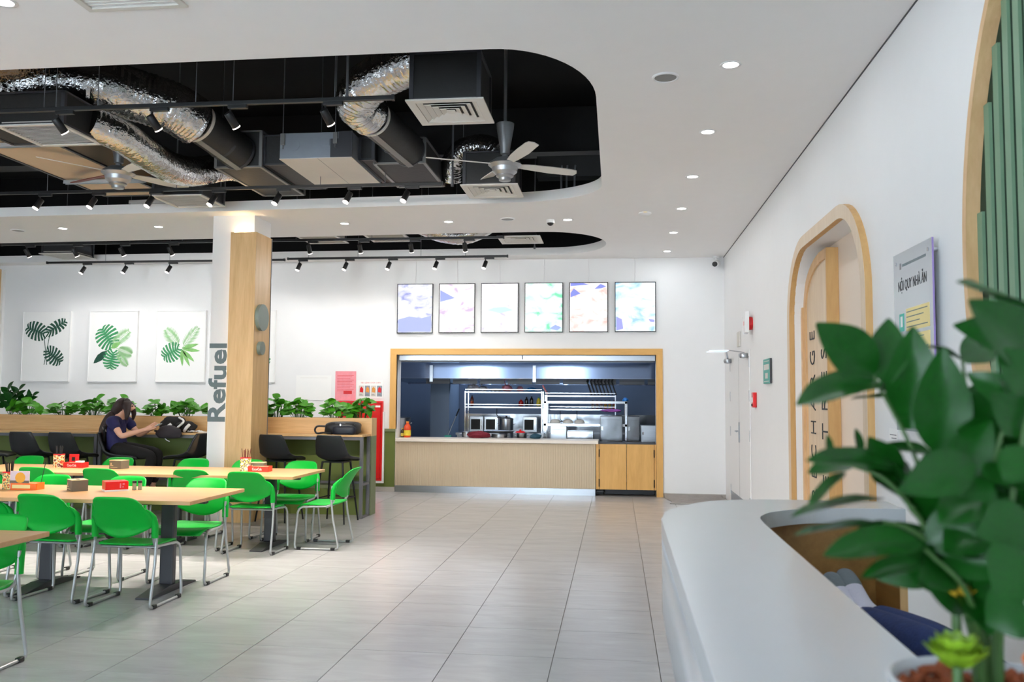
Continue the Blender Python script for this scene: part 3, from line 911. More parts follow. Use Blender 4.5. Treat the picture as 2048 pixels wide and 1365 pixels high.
def monstera(c, L, Wd, ang, d=0.0):
    """split leaf print: base at c, length L, half width Wd"""
    polys = []
    R = Matrix.Rotation(math.radians(ang), 2)
    n = 8
    for s in (-1, 1):
        for i in range(n):
            t0, t1 = i / n, (i + 0.72) / n
            def out(t):
                a = PI * (0.04 + 0.93 * t)
                return Vector((L * (-0.16 + 1.16 * (1 - math.cos(a)) / 2), s * Wd * math.sin(a) ** 0.75))
            def mid(t):
                return Vector((L * (0.02 + 0.94 * t * 0.95), s * 0.0))
            p = [mid(t0), (mid(t0) + out(t0 + 0.02)) * 0.5 + Vector((0.01, 0)), out(t0 + 0.02), out((t0 + t1) / 2 + 0.02), out(t1), (mid(t1) + out(t1)) * 0.5 + Vector((0.012, 0)), mid((i + 1) / n)]
            polys.append([tuple(Vector(c) + R @ q) for q in p])
    return polys

def frond(c, L, Wd, ang, n=13):
    polys = []
    R = Matrix.Rotation(math.radians(ang), 2)
    for s in (-1, 1):
        for i in range(n):
            t = 0.12 + 0.86 * i / n
            b = Vector((L * t, 0))
            l = Wd * (math.sin(PI * (0.18 + 0.75 * t)))
            d = Vector((0.62, s * 0.8)).normalized()
            nn = Vector((-d.y, d.x))
            p = [b, b + d * l * 0.45 + nn * 0.011, b + d * l, b + d * l * 0.45 - nn * 0.011]
            polys.append([tuple(Vector(c) + R @ q) for q in p])
    polys.append([tuple(Vector(c) + R @ Vector(q)) for q in ((0, -0.004), (L, -0.001), (L, 0.001), (0, 0.004))])
    return polys

def blade(c, L, Wd, ang):
    R = Matrix.Rotation(math.radians(ang), 2)
    return [[tuple(Vector(c) + R @ Vector(q)) for q in ((0, 0), (L * 0.25, Wd * 0.8), (L * 0.55, Wd), (L * 0.85, Wd * 0.5), (L, 0), (L * 0.85, -Wd * 0.5), (L * 0.55, -Wd), (L * 0.25, -Wd * 0.8))]]

def stalk(a, b):
    a, b = Vector(a), Vector(b)
    n = (b - a).normalized()
    n = Vector((-n.y, n.x)) * 0.006
    return [[tuple(a + n), tuple(b + n), tuple(b - n), tuple(a - n)]]

pics = [(-10.03, 'picture at left, three dark split leaves on long stalks', [
            ('pr_dark', monstera((0.40, 0.80), 0.36, 0.16, 160)), ('pr_dark', monstera((0.46, 0.82), 0.40, 0.11, 32)), ('pr_dark', monstera((0.47, 0.52), 0.34, 0.145, -38)),
            ('pr_dark', stalk((0.40, 0.76), (0.47, 0.28)) + stalk((0.50, 0.78), (0.42, 0.28)) + stalk((0.50, 0.5), (0.53, 0.28)))]),
        (-8.82, 'picture second from left, large split leaf and palm fronds', [
            ('pr_mid', monstera((0.42, 0.62), 0.36, 0.21, 125)), ('pr_pale', frond((0.40, 0.60), 0.42, 0.15, 38)), ('pr_light', blade((0.40, 0.56), 0.2, 0.045, 30)),
            ('pr_dark', blade((0.34, 0.52), 0.32, 0.06, 222)), ('pr_mid', monstera((0.45, 0.50), 0.30, 0.16, -100)), ('pr_pale', frond((0.5, 0.56), 0.30, 0.14, -20)), ('pr_pale', frond((0.5, 0.5), 0.32, 0.1, -48))]),
        (-7.62, 'picture third from left, two pale fronds above light leaves', [
            ('pr_pale', frond((0.42, 0.58), 0.40, 0.16, 130)), ('pr_pale', frond((0.46, 0.56), 0.46, 0.13, 52)), ('pr_mid', monstera((0.40, 0.56), 0.32, 0.16, 210)),
            ('pr_light', blade((0.46, 0.56), 0.30, 0.032, 14) + blade((0.46, 0.55), 0.32, 0.03, -6) + blade((0.46, 0.54), 0.30, 0.034, -42) + blade((0.46, 0.54), 0.32, 0.03, -62) + blade((0.45, 0.54), 0.28, 0.03, -84))]),
        (-6.42, 'leaf picture mostly hidden behind the oak clad column', [
            ('pr_pale', frond((0.46, 0.62), 0.42, 0.15, 50)), ('pr_mid', monstera((0.5, 0.5), 0.34, 0.15, -40)), ('pr_light', frond((0.4, 0.56), 0.36, 0.14, 140))])]
for x, lab, prints in pics:
    t = thing('leaf_picture', lab, 'picture', (x, BY, 1.73), 0, 'botanical pictures on the back wall')
    MB().box(0, 0.87, -0.035, -0.003, 0, 1.19).build('board', M['paper'], t, bev=0.003)
    mb = MB()
    for a, b, c, d in ((0, 0.87, 0, 0.012), (0, 0.87, 1.178, 1.19), (0, 0.012, 0.012, 1.178), (0.858, 0.87, 0.012, 1.178)):
        mb.box(a, b, -0.044, -0.03, c, d)
    mb.build('edge_strip', M['white'], t)
    for k, (mm, polys) in enumerate(prints):
        mb = MB()
        for p in polys:
            mb.add([(u, -0.0365 - 0.0003 * k, v) for u, v in p], [tuple(range(len(p)))])
        mb.build('leaf_print', M[mm], t)

# ------------------------------------------------------------------ papers and fire cabinet beside the bar
t = thing('notice_sheet', 'plain white sheet on the wall left of the pink notice', 'sign', (-5.2, BY - 0.004, 1.45))
MB().box(0.01, 0.61, -0.003, 0.002, 0.0, 0.4).build('sheet', M['paper'], t)
MB().box(0.08, 0.54, -0.004, -0.0025, 0.36, 0.363).build('print_line', M['grille'], t)
t = thing('fire_rules_notice', 'pink notice sheet above the left of the red cabinet', 'sign', (-4.53, BY - 0.004, 1.45))
MB().box(0, 0.345, -0.003, 0.002, 0, 0.47).build('sheet', M['pink'], t)
mb = MB()
for k in range(11):
    mb.box(0.03, 0.31 - 0.03 * (k % 3), -0.0042, -0.003, 0.40 - 0.025 * k, 0.405 - 0.025 * k)
tag(mb.build('print_lines', M['red'], t), kind='stuff')
MB().box(0.14, 0.28, -0.0042, -0.003, 0.10, 0.15).build('stamp', M['red'], t)
t = thing('fire_drill_poster', 'white poster with four small pictures right of the pink notice', 'sign', (-4.165, BY - 0.004, 1.485))
MB().box(0, 0.44, -0.003, 0.002, 0, 0.29).build('sheet', M['paper'], t)
text('title', 'TIÊU LỆNH CHỮA CHÁY', M['red'], t, lambda u, v, d: (0.06 + u, -0.0032 - d, 0.235 + v), 0.33, 0.032, 0.0006)
M['orange_print'] = mat('orange_print', (232, 150, 70), 0.6, var=0.3, scale=30)
for k in range(4):
    x = 0.03 + 0.1 * k
    p = MB().box(x, x + 0.085, -0.0038, -0.003, 0.03, 0.205).build('picture_panel', M['ac_blue'] if k % 2 else M['grille'], t)
    MB().prism([(x + 0.015, 0.10), (x + 0.07, 0.09), (x + 0.075, 0.15), (x + 0.045, 0.19), (x + 0.02, 0.16)], lambda u, v, w: (u, w, v), -0.0046, -0.0038).build('pictogram', M['orange_print'] if k in (1, 2) else M['red'], p)
    MB().box(x + 0.012, x + 0.072, -0.0046, -0.0038, 0.045, 0.05).box(x + 0.012, x + 0.06, -0.0046, -0.0038, 0.06, 0.065).build('caption', M['midgrey'], p)
t = thing('fire_hose_cabinet', 'tall red fire hose cabinet recessed behind the bar end', 'cabinet', (-4.464, BY, 0.17))
MB().plate([[(0, 0), (0.742, 0), (0.742, 1.272), (0, 1.272)], [(0.03, 0.03), (0.712, 0.03), (0.712, 1.242), (0.03, 1.242)]], lambda u, v, w: (u, w, v), -0.05, 0.0).build('frame', M['red'], t, bev=0.003)
d = MB().box(0.034, 0.708, -0.043, -0.015, 0.034, 1.238).build('door', M['red'], t, bev=0.003)
MB().box(0.62, 0.70, -0.046, -0.042, 1.17, 1.20).build('maker_plate', M['paper'], d)
MB().box(0.05, 0.065, -0.06, -0.042, 0.6, 0.72).build('handle', M['chrome'], d)
MB().box(0.742, 0.77, -0.045, 0.0, -0.035, 1.1).box(-0.03, 0.742, -0.045, 0.0, -0.035, 0.0).build('pale_surround', M['wall'], t)

# ------------------------------------------------------------------ servery counter, doors and the kitchen behind
t = thing('servery_counter', 'long servery counter with cream ribbed front and pale stone top', 'counter', (-3.512, 13.70, 0))
pan = MB()
N_ = 170
def ribz(u, v):
    return (u * 3.187, -0.004 - 0.0035 * (0.5 + 0.5 * math.cos(2 * PI * u * 86)), 0.105 + 0.69 * v)
pan.grid(ribz, 86 * 4, 1)
pan.build('ribbed_front', M['rib'], t)
MB().box(0.0, 3.187, 0.0, 0.52, 0.105, 0.80).build('body', M['rib'], t)
MB().box(0.004, 3.183, -0.006, 0.5, 0.0, 0.103).build('kick_plate', M['steel'], t)
MB().box(0.004, 3.23, -0.045, 0.55, 0.80, 0.852).build('stone_top', M['cream'], t, bev=0.006)
t = thing('servery_cabinet', 'honey oak double door gate under the right end of opening', 'cabinet', (-0.318, 13.72, 0))
MB().box(0.0, 0.045, 0.0, 0.05, 0.10, 0.80).build('stile', M['frame_oak'], t)
MB().box(0.898, 0.926, 0.0, 0.05, 0.10, 0.80).build('stile', M['frame_oak'], t)
for a, b in ((0.052, 0.470), (0.476, 0.892)):
    dd = MB().box(a, b, -0.002, 0.03, 0.10, 0.80).build('door', M['frame_oak'], t, bev=0.002)
    hx = a - 0.003 if a < 0.1 else b + 0.003
    for z in (0.2, 0.66):
        MB().tube([(hx, -0.008, z - 0.06), (hx, -0.008, z + 0.06)], 0.008, 8).build('hinge', M['black_metal'], dd)
MB().box(0.0, 0.926, 0.0, 0.5, 0.80, 0.815).build('dark_top', M['darkgrey'], t)
t = thing('floor_pipe_box', 'dark metal floor box in the gap below the oak gate', 'box', (-0.31, 13.9, 0))
MB().box(0.0, 0.10, 0, 0.2, 0.0, 0.085).build('casing', M['black_metal'], t, bev=0.004)
MB().box(0.13, 0.90, 0.1, 0.3, 0.0, 0.08).build('plinth', M['darkgrey'], t)
MB().box(-0.02, 0.12, -0.01, 0.0, 0.04, 0.05).build('slot', M['midgrey'], t)

# kitchen shell
struct('wall_kitchen_back', MB().box(-6, 3, 17.2, 17.3, 0, 2.9), M['blue_wall'])
struct('wall_kitchen_left', MB().box(-4.6, -4.5, BY + 0.28, 17.2, 0, 2.9), M['blue_wall'])
struct('wall_kitchen_right', MB().box(1.5, 1.6, BY + 0.28, 17.2, 0, 2.9), M['blue_wall'])
struct('ceiling_kitchen', MB().box(-4.6, 1.6, BY + 0.28, 17.2, 2.75, 2.85), M['blue_pillar'])
struct('wall_pillar', MB().box(-3.49, -3.13, 16.2, 17.2, 0, 2.75), M['blue_pillar'])
for y, x0, x1 in ((14.45, -2.4, 0.9), (15.9, -3.6, 0.9)):
    pass
for k, (x, l) in enumerate([(-2.6, 'kitchen tube light above the hood, left'), (-0.4, 'kitchen tube light above the hood, right')]):
    t = thing('kitchen_tube_light', l, 'lamp', (x, 14.55, 2.72))
    MB().box(-0.62, 0.62, -0.04, 0.04, -0.01, 0.03).build('batten', M['white'], t)
    MB().tube([(-0.6, 0, -0.025), (0.6, 0, -0.025)], 0.014, 10).build('tube', M['tube'], t)
for x, y in ((-2.6, 14.5), (-0.4, 14.5), (-2.4, 16.75), (-0.4, 16.75), (-3.9, 15.9)):  # rear and left ones are unseen fill, added to brighten the kitchen walls
    area_light('kitchen_tube_and_fill', (x, y, 2.68), (0, 0, 0), 1.1, 0.2, KITCH_W if y < 15 else KITCH_W * 2.4, (0.74, 0.86, 1.0))

t = thing('roller_shutter_box', 'steel roller shutter box along the top of the opening', 'shutter', (-3.5, 13.80, 2.10))
MB().box(0, 4.1, 0, 0.2, 0.0, 0.088).build('housing', M['steel'], t, bev=0.004)
MB().box(2.0, 2.02, -0.004, 0, 0.02, 0.085).build('joint', M['midgrey'], t)
MB().box(0.02, 4.08, 0.06, 0.1, -0.02, 0.0).build('bottom_rail', M['midgrey'], t)

t = thing('exhaust_hood', 'long brushed steel exhaust hood inside the kitchen opening', 'hood', (-3.95, 14.9, 1.76))
MB().box(0.0, 5.3, 0.0, 0.02, 0.085, 0.33).build('front_panel', M['steel_h'], t)
MB().add([(0, 0.0, 0.085), (5.3, 0.0, 0.085), (5.3, 1.4, 0.02), (0, 1.4, 0.02)], [(0, 1, 2, 3)]).build('filter_tray', M['mirror'], t, solid=0.01)
MB().box(0, 5.3, 1.4, 1.42, 0.0, 0.4).box(0, 5.3, 0.0, 1.42, 0.33, 0.35).build('canopy', M['steel_h'], t)
for x in (0.72, 2.52, 4.9):
    MB().box(x, x + 0.06, -0.02, 0.0, 0.02, 0.31).build('bracket', M['steel'], t, bev=0.004)
for k in range(9):
    MB().box(0.5 + 0.5 * k, 0.94 + 0.5 * k, 0.7, 0.72, 0.0, 0.075).build('filter_panel', M['midgrey'], t)

def rack(name, label, x0, x1, y0, y1, levels, zb, r, m):
    t = thing(name, label, 'rack', (x0, y0, 0))
    w, d = x1 - x0, y1 - y0
    for sx in (0, w):
        for sy in (0, d):
            MB().box(sx - r, sx + r, sy - r, sy + r, zb, levels[-1]).build('post', m, t)
    for z in levels:
        s = MB().box(0, w, 0.0, d, z - 0.03, z - 0.022).build('shelf', M['steel'], t)
        mb = MB()
        mb.box(0, w, -r * 0.7, r * 0.7, z - 0.03, z - 0.012).box(0, w, d - r * 0.7, d + r * 0.7, z - 0.03, z - 0.012)
        mb.box(0, w, -r * 0.7, r * 0.7, z + 0.024, z + 0.036)
        mb.build('rail', m, s)
    return t
rack('steel_rack', 'steel shelf rack at left holding bags and bottles', -2.72, -1.33, 15.6, 15.95, [1.36, 1.63], 0.0, 0.009, M['chrome'])
rack('steel_rack', 'steel shelf rack behind the white serving frame', -1.26, -0.02, 15.5, 15.85, [1.33, 1.57], 0.0, 0.009, M['chrome'])
t = thing('serving_frame', 'bright steel serving frame on right of the counter', 'rack', (-1.21, 14.9, 0.80))
for sx in (0.0, 1.37):
    for sy in (0.0, 0.45):
        MB().box(sx - 0.022, sx + 0.022, sy - 0.022, sy + 0.022, 0, 0.66).build('post', M['chrome'], t, bev=0.003)
MB().box(-0.022, 1.392, -0.022, 0.022, 0.62, 0.664).box(-0.022, 1.392, 0.428, 0.472, 0.62, 0.664).box(-0.02, 0.02, 0, 0.45, 0.62, 0.66).box(1.35, 1.39, 0, 0.45, 0.62, 0.66).build('top_frame', M['chrome'], t, bev=0.003)
MB().box(-0.022, 1.392, -0.022, 0.47, 0.235, 0.28).build('shelf', M['chrome'], t, bev=0.003)
t = thing('work_table', 'steel work table behind the servery counter', 'table', (-4.2, 14.4, 0))
MB().box(0, 4.8, 0, 0.9, 0.74, 0.78).build('top', M['steel'], t)
for sx in (0.05, 2.4, 4.75):
    for sy in (0.05, 0.85):
        MB().tube([(sx, sy, 0), (sx, sy, 0.74)], 0.02, 10).build('leg', M['steel'], t)
MB().box(0, 4.8, 0.05, 0.85, 0.2, 0.22).build('lower_shelf', M['steel'], t)
t = thing('back_counter', 'steel back counter against the kitchen wall', 'counter', (-2.95, 15.75, 0))
MB().box(0, 4.2, 0.3, 1.2, 0, 0.82).build('body', M['steel'], t)
MB().box(-0.02, 4.22, 0.28, 1.22, 0.82, 0.86).build('top', M['steel'], t)
MB().box(0, 4.2, 1.2, 1.22, 0.86, 1.20).build('splashback', M['mirror'], t)

def pot(x, y, z, r, h, label, m='steel', lid=True):
    t = thing('cooking_pot', label, 'pot', (x, y, z), 0)
    MB().lathe([(r * 0.94, 0), (r, 0.01), (r, h), (r * 1.04, h + 0.004), (r * 1.04, h + 0.012), (r * 0.97, h + 0.012)], seg=28, caps=True).build('body', M[m], t, smooth=40)
    if lid:
        MB().lathe([(r * 1.0, h + 0.012), (r * 0.6, h + 0.03), (0.0005, h + 0.035)], seg=28).build('lid', M[m], t, smooth=40)
        MB().lathe([(0.012, h + 0.033), (0.02, h + 0.06), (0.0005, h + 0.065)], seg=12).build('knob', M['blackp'], t)
    for s in (-1, 1):
        MB().tube([(s * r, -0.04, h * 0.75), (s * (r + 0.03), -0.03, h * 0.78), (s * (r + 0.03), 0.03, h * 0.78), (s * r, 0.04, h * 0.75)], 0.006, 8).build('handle', M['chrome'], t)
    return t
pot(-1.89, 15.0, 0.78, 0.12, 0.36, 'tall steel stock pot behind the servery counter')
pot(-3.80, 15.0, 0.78, 0.21, 0.36, 'wide steel cauldron at the far left of the kitchen')
pot(-2.46, 14.35, 0.78, 0.09, 0.15, 'small steel bowl pot left of the dark red cloth', lid=False)
pot(-1.92, 14.35, 0.78, 0.13, 0.12, 'shallow steel pan right of the dark red cloth', lid=False)
pot(-1.55, 14.35, 0.78, 0.08, 0.14, 'small steel pot near the round red lid', lid=False)
t = thing('steel_tray', 'round steel tray lying above the pots mid counter', 'tray', (-1.93, 14.42, 0.93))
MB().lathe([(0.0005, 0.006), (0.2, 0.004), (0.26, 0.03), (0.265, 0.034), (0.2, 0.0), (0.0005, 0.0)], seg=32).build('dish', M['steel'], t, smooth=50)
MB().tube([(-0.27, 0.0, 0.032), (0.27, 0, 0.032)], 0.004, 6).build('rim_wire', M['chrome'], t)
t = thing('red_lid', 'bright red plastic lid leaning on a steel pot', 'lid', (-1.57, 14.30, 0.94), 0)
MB().lathe([(0.0005, 0.03), (0.06, 0.025), (0.085, 0.005), (0.085, 0.0), (0.0005, 0.0)], seg=24).build('shell', M['red'], t, smooth=40)
MB().lathe([(0.015, 0.028), (0.02, 0.045), (0.0005, 0.05)], seg=12).build('knob', M['red'], t)

def lump(name, label, cat, loc, sx, sy, sz, m, seed, ears=0):
    t = thing(name, label, cat, loc)
    mb = MB()
    def fn(u, v):
        a, b = 2 * PI * u, PI * v
        p = Vector((math.cos(a) * math.sin(b), math.sin(a) * math.sin(b), -math.cos(b)))
        k = 1 + 0.32 * mnoise.noise(p * 1.9 + Vector((seed, 0, 0))) + 0.14 * mnoise.noise(p * 5 + Vector((seed, 3, 0)))
        z = p.z * k
        return (p.x * k * sx, p.y * k * sy, (max(z, -0.72) + 0.72) / 1.72 * sz)
    mb.grid(fn, 22, 14)
    mb.build('body', m, t, smooth=50)
    for e in range(ears):
        s = -0.5 + e
        MB().tube([(s * sx * 0.5, 0, sz * 0.7), (s * sx * 0.8, 0, sz * 1.2), (s * sx * 1.5, 0.0, sz * 1.65)], [sx * 0.22, sx * 0.1, sx * 0.14], 8).build('knot', m, t, smooth=50)
    return t
M['bag_white'] = mat('white_carrier_bag', (206, 204, 216), 0.45, var=0.1, bump=0.3, bscale=30)
M['bag_pink'] = mat('pink_carrier_bag', (216, 130, 150), 0.4, var=0.15, bump=0.3, bscale=30)
M['bag_blue'] = mat('blue_carrier_bag', (40, 130, 214), 0.4, var=0.1, bump=0.3, bscale=30)
M['maroon'] = mat('maroon_cloth', (110, 16, 36), 0.8, var=0.15, bump=0.4, bscale=20)
M['purple'] = mat('purple_cloth', (176, 96, 190), 0.6, var=0.2, bump=0.3, bscale=20)
lump('carrier_bag', 'knotted white carrier bag at left end of the rack top', 'bag', (-2.60, 15.77, 1.632), 0.11, 0.1, 0.12, M['bag_white'], 1, 2)
lump('carrier_bag', 'pinkish white bag second on top of the left rack', 'bag', (-2.42, 15.77, 1.632), 0.08, 0.08, 0.09, M['bag_white'], 4, 1)
lump('carrier_bag', 'knotted pink bag mid way along the left rack top', 'bag', (-1.98, 15.77, 1.632), 0.09, 0.09, 0.11, M['bag_pink'], 7, 2)
lump('carrier_bag', 'small pink bag just left of the blue packet', 'bag', (-1.74, 15.77, 1.632), 0.06, 0.07, 0.09, M['bag_pink'], 9)
lump('blue_packet', 'bright blue packet on top of the left steel rack', 'packet', (-1.53, 15.77, 1.632), 0.1, 0.08, 0.07, M['bag_blue'], 11)
lump('bowl_cover', 'low pale cover on top of the left rack', 'lid', (-2.18, 15.77, 1.632), 0.09, 0.08, 0.05, M['grille'], 13)
lump('folded_cloth', 'dark red cloth heaped on the servery counter', 'cloth', (-2.24, 14.12, 0.853), 0.19, 0.1, 0.11, M['maroon'], 15)
lump('folded_cloth', 'purple cloth lying on the serving frame, right end', 'cloth', (-0.10, 15.05, 1.28), 0.17, 0.1, 0.05, M['purple'], 17)
lump('folded_cloth', 'teal blue cloth bundle near the serving frame post', 'cloth', (-1.30, 14.12, 0.853), 0.09, 0.07, 0.08, mat('teal_cloth', (22, 66, 86), 0.7, bump=0.3, bscale=20), 19)
lump('blue_packet', 'small blue packet at the right end of the serving frame', 'packet', (0.15, 15.0, 1.464), 0.05, 0.05, 0.06, M['bag_blue'], 23)
for k, x in enumerate((-1.05, -0.83, -0.63)):
    t = thing('foam_bowl', ['left', 'middle', 'right'][k] + ' upturned pale bowl on the serving frame shelf', 'bowl', (x, 15.05, 1.082), 0, 'upturned bowls on the serving frame')
    MB().lathe([(0.09, 0), (0.085, 0.03), (0.06, 0.06), (0.04, 0.065), (0.0005, 0.065)], seg=20).build('shell', M['grille'], t, smooth=40)
    MB().lathe([(0.088, 0.0), (0.098, 0.004), (0.088, 0.008)], seg=20, caps=False).build('rim', M['white'], t)
# trays leaning in a row on the back rack
t0 = thing('leaning_tray', 'x', 'tray')
R_ = Matrix.Rotation(-0.32, 3, 'Y')
MB().prism(rrect(-0.15, 0.15, 0.0, 0.26, 0.03, 4), lambda u, v, w: R_ @ Vector((w, u, v)), -0.012, 0.012).build('board', M['black'], t0)
MB().prism(rrect(-0.03, 0.03, 0.20, 0.235, 0.012, 3), lambda u, v, w: R_ @ Vector((w, u, v)), -0.0126, 0.0126).build('grip', M['tape'], t0)
for k in range(8):
    place(t0, k, (-0.46 + 0.062 * k + 0.02, 15.66, 1.572), 0, '%s dark tray from left leaning on the rear rack' % ORD[k], 'dark trays leaning on the rear rack')
# bottles
def bottle(x, y, z, h, r, col, capc, label, band=None):
    t = thing('bottle', label, 'bottle', (x, y, z), 0)
    MB().lathe([(r * 0.9, 0), (r, 0.008), (r, h * 0.62), (r * 0.85, h * 0.74), (r * 0.4, h * 0.86), (r * 0.38, h * 0.93)], seg=18).build('body', mat('bottle_%s' % label[:12], col, 0.2, var=0.03, coat=0.3), t, smooth=40)
    MB().lathe([(r * 0.45, h * 0.92), (r * 0.45, h), (0.0005, h)], seg=14).build('cap', mat('cap_%s' % label[:12], capc, 0.4), t, smooth=40)
    if band:
        MB().lathe([(r * 1.02, h * 0.12), (r * 1.02, h * 0.45)], seg=18, caps=False).build('label_band', mat('band_%s' % label[:12], band, 0.4, var=0.2, scale=30), t, smooth=40)
    return t
bottle(-3.39, 13.98, 0.853, 0.26, 0.058, (226, 78, 22), (244, 160, 60), 'large orange red sauce bottle at the left end of counter', (236, 206, 60))
bottle(-3.475, 14.0, 0.853, 0.15, 0.03, (60, 46, 30), (230, 200, 50), 'small dark jar beside the orange sauce bottle', (226, 206, 90))
bottle(-2.62, 15.75, 1.362, 0.19, 0.03, (90, 30, 14), (20, 20, 20), 'brown red bottle at the left end of middle shelf', (200, 80, 20))
bottle(-1.62, 15.75, 1.362, 0.17, 0.035, (30, 20, 16), (20, 20, 20), 'left dark sauce bottle on the rack middle shelf')
bottle(-1.53, 15.75, 1.362, 0.18, 0.035, (26, 18, 14), (20, 20, 20), 'right dark sauce bottle on the rack middle shelf')
bottle(-1.40, 15.75, 1.362, 0.16, 0.04, (226, 206, 40), (30, 140, 50), 'yellow bottle with green top by the rack post')
bottle(-1.72, 15.75, 1.362, 0.12, 0.045, (176, 24, 20), (160, 20, 20), 'squat red jar on the left rack middle shelf')
for k in range(6):
    bottle(-0.42 + 0.075 * k, 15.66, 1.332, 0.15, 0.028, [(90, 20, 18), (120, 40, 30), (110, 40, 34), (150, 70, 24), (180, 90, 26), (170, 30, 20)][k], (20, 20, 20), '%s sauce bottle from left on the rear rack' % ORD[k], [(200, 190, 180), (210, 200, 190), (200, 190, 180), (220, 170, 40), (200, 190, 60), (220, 150, 40)][k])
# books and packets leaning at rack junction
t = thing('leaning_packet', 'red and white packet leaning at the right of left rack', 'packet', (-1.22, 15.6, 1.572))
R2 = Matrix.Rotation(-0.5, 3, 'Y')
MB().obox(R2 @ Vector((0, 0, 0.1)), (0.012, 0.06, 0.09), R2).build('sleeve', M['red'], t)
MB().obox(R2 @ Vector((-0.014, 0, 0.1)), (0.004, 0.05, 0.05), R2).build('panel', M['paper'], t)
# steel boxes on the gate
def steel_box(x0, x1, y0, y1, z0, z1, label, m='mirror'):
    t = thing('steel_cabinet', label, 'cabinet', (x0, y0, z0))
    MB().box(0, x1 - x0, 0.0, y1 - y0, 0, z1 - z0).build('casing', M[m], t, bev=0.008)
    MB().box(0.02, x1 - x0 - 0.02, -0.006, 0.0, 0.02, z1 - z0 - 0.06).build('door_panel', M[m], t, bev=0.003)
    MB().box(0.02, 0.05, -0.012, -0.006, (z1 - z0) * 0.45, (z1 - z0) * 0.6).build('latch', M['chrome'], t)
    return t
steel_box(-0.27, 0.10, 14.6, 15.0, 0.79, 1.22, 'wide polished steel box beside the serving frame')
steel_box(0.17, 0.38, 14.6, 14.9, 0.79, 1.215, 'tall narrow polished steel box right of the frame')
steel_box(0.40, 0.66, 14.7, 15.1, 0.79, 1.07, 'grey steel box at the right jamb of opening', 'steel')
steel_box(-0.82, -0.38, 14.55, 14.8, 0.79, 0.97, 'crumpled looking steel box under the serving frame')
steel_box(-1.12, -0.84, 14.85, 15.1, 0.79, 1.04, 'grey steel box behind the serving frame post', 'steel')
for k, (x, w, l) in enumerate([(-2.72, 0.26, 'left'), (-2.44, 0.26, 'middle'), (-1.72, 0.26, 'right')]):
    t = thing('microwave', l + ' small oven with a black window on the back counter', 'oven', (x, 16.08, 0.862))
    MB().box(0, w, 0, 0.3, 0.02, 0.30).build('casing', M['steel'], t, bev=0.005)
    MB().box(0.03, w - 0.06, -0.004, 0.002, 0.06, 0.25).build('window', M['black'], t)
    MB().box(w - 0.045, w - 0.03, -0.02, 0, 0.06, 0.25).build('handle', M['chrome'], t)
t = thing('squeegee', 'squeegee with thin pale handle leaning left of the rack', 'squeegee', (-2.97, 15.3, 0.78))
MB().tube([(0, 0, 0.06), (0.13, 0.06, 0.40)], 0.008, 8).build('pole', M['zinc'], t)
MB().tube([(0.13, 0.06, 0.40), (0.18, 0.08, 0.53)], 0.012, 8).build('grip', M['black'], t)
MB().box(-0.06, 0.06, -0.01, 0.01, 0.0, 0.06).build('head', M['teal'], t)
for k, (x, z) in enumerate([(-2.14, 1.20), (-0.7, 1.15), (-1.0, 1.14)]):
    t = thing('ladle', ['ladle hanging below the left rack', 'right ladle hanging behind the serving frame', 'left ladle hanging behind the serving frame'][k], 'ladle', (x, 15.6, z))
    MB().tube([(0, 0, 0.14), (0, 0, 0.0), (0.03, 0, -0.03)], 0.006, 8).build('handle', M['black'], t)
    MB().lathe([(0.0005, -0.03), (0.03, -0.015), (0.035, 0.0)], (0.03, 0, -0.03), 14).build('bowl', M['steel'], t, smooth=40)

# ------------------------------------------------------------------ bar with planter
def bar_unit(x0, x1, label, endpanel):
    t = thing('bar_table', label, 'bar table', (x0, 10.53, 0), 0)
    w = x1 - x0
    MB().box(0, w, 0.0, 0.37, 1.005, 1.032).build('bar_top', M['oak_h'], t, bev=0.003)
    MB().box(0, w, 0.37, 0.39, 1.005, 1.232).box(0, w, 0.57, 0.59, 1.005, 1.232).box(0, w, 0.39, 0.57, 1.005, 1.02).build('planter_front', M['oak_h'], t, bev=0.002)
    MB().box(0, 0.02, 0.39, 0.57, 1.02, 1.232).box(w - 0.02, w, 0.39, 0.57, 1.02, 1.232).build('planter_end', M['oak'], t)
    tag(MB().box(0.02, w - 0.02, 0.39, 0.57, 1.02, 1.19).build('soil', M['soil'], t), kind='stuff')
    MB().box(0, w, 0.372, 0.588, 0.0, 1.003).build('back_panel', M['green_wall'], t)
    MB().box(0, w, 0.366, 0.372, 0.33, 0.40).build('foot_ledge', M['green_cap'], t)
    for x in (0.0, w - 0.04):
        MB().box(x, x + 0.04, 0.02, 0.06, 0, 1.003).build('leg', M['midgrey'], t, bev=0.002)
        MB().box(x, x + 0.04, 0.06, 0.36, 0.40, 0.43).box(x, x + 0.04, 0.06, 0.36, 0.0, 0.025).box(x, x + 0.04, 0.32, 0.36, 0.0, 1.0).build('leg_frame', M['midgrey'], t, bev=0.002)
    MB().box(0.04, w - 0.04, 0.02, 0.06, 0.965, 1.004).build('front_rail', M['midgrey'], t)
    MB().box(0.04, w - 0.04, 0.33, 0.36, 0.40, 0.43).build('foot_rail', M['midgrey'], t)
    if endpanel:
        MB().box(w, w + 0.012, 0.365, 0.59, 0.0, 1.003).build('end_panel', M['green_cap'], t)
        MB().box(w, w + 0.012, 0.365, 0.59, 1.003, 1.232).build('planter_cheek', M['oak'], t)
    return t
bar_unit(-10.4, -6.64, 'long oak bar table with planter, left of the seated woman', False)
bar_unit(-6.62, -3.118, 'oak bar table with planter where the woman sits, by column', True)

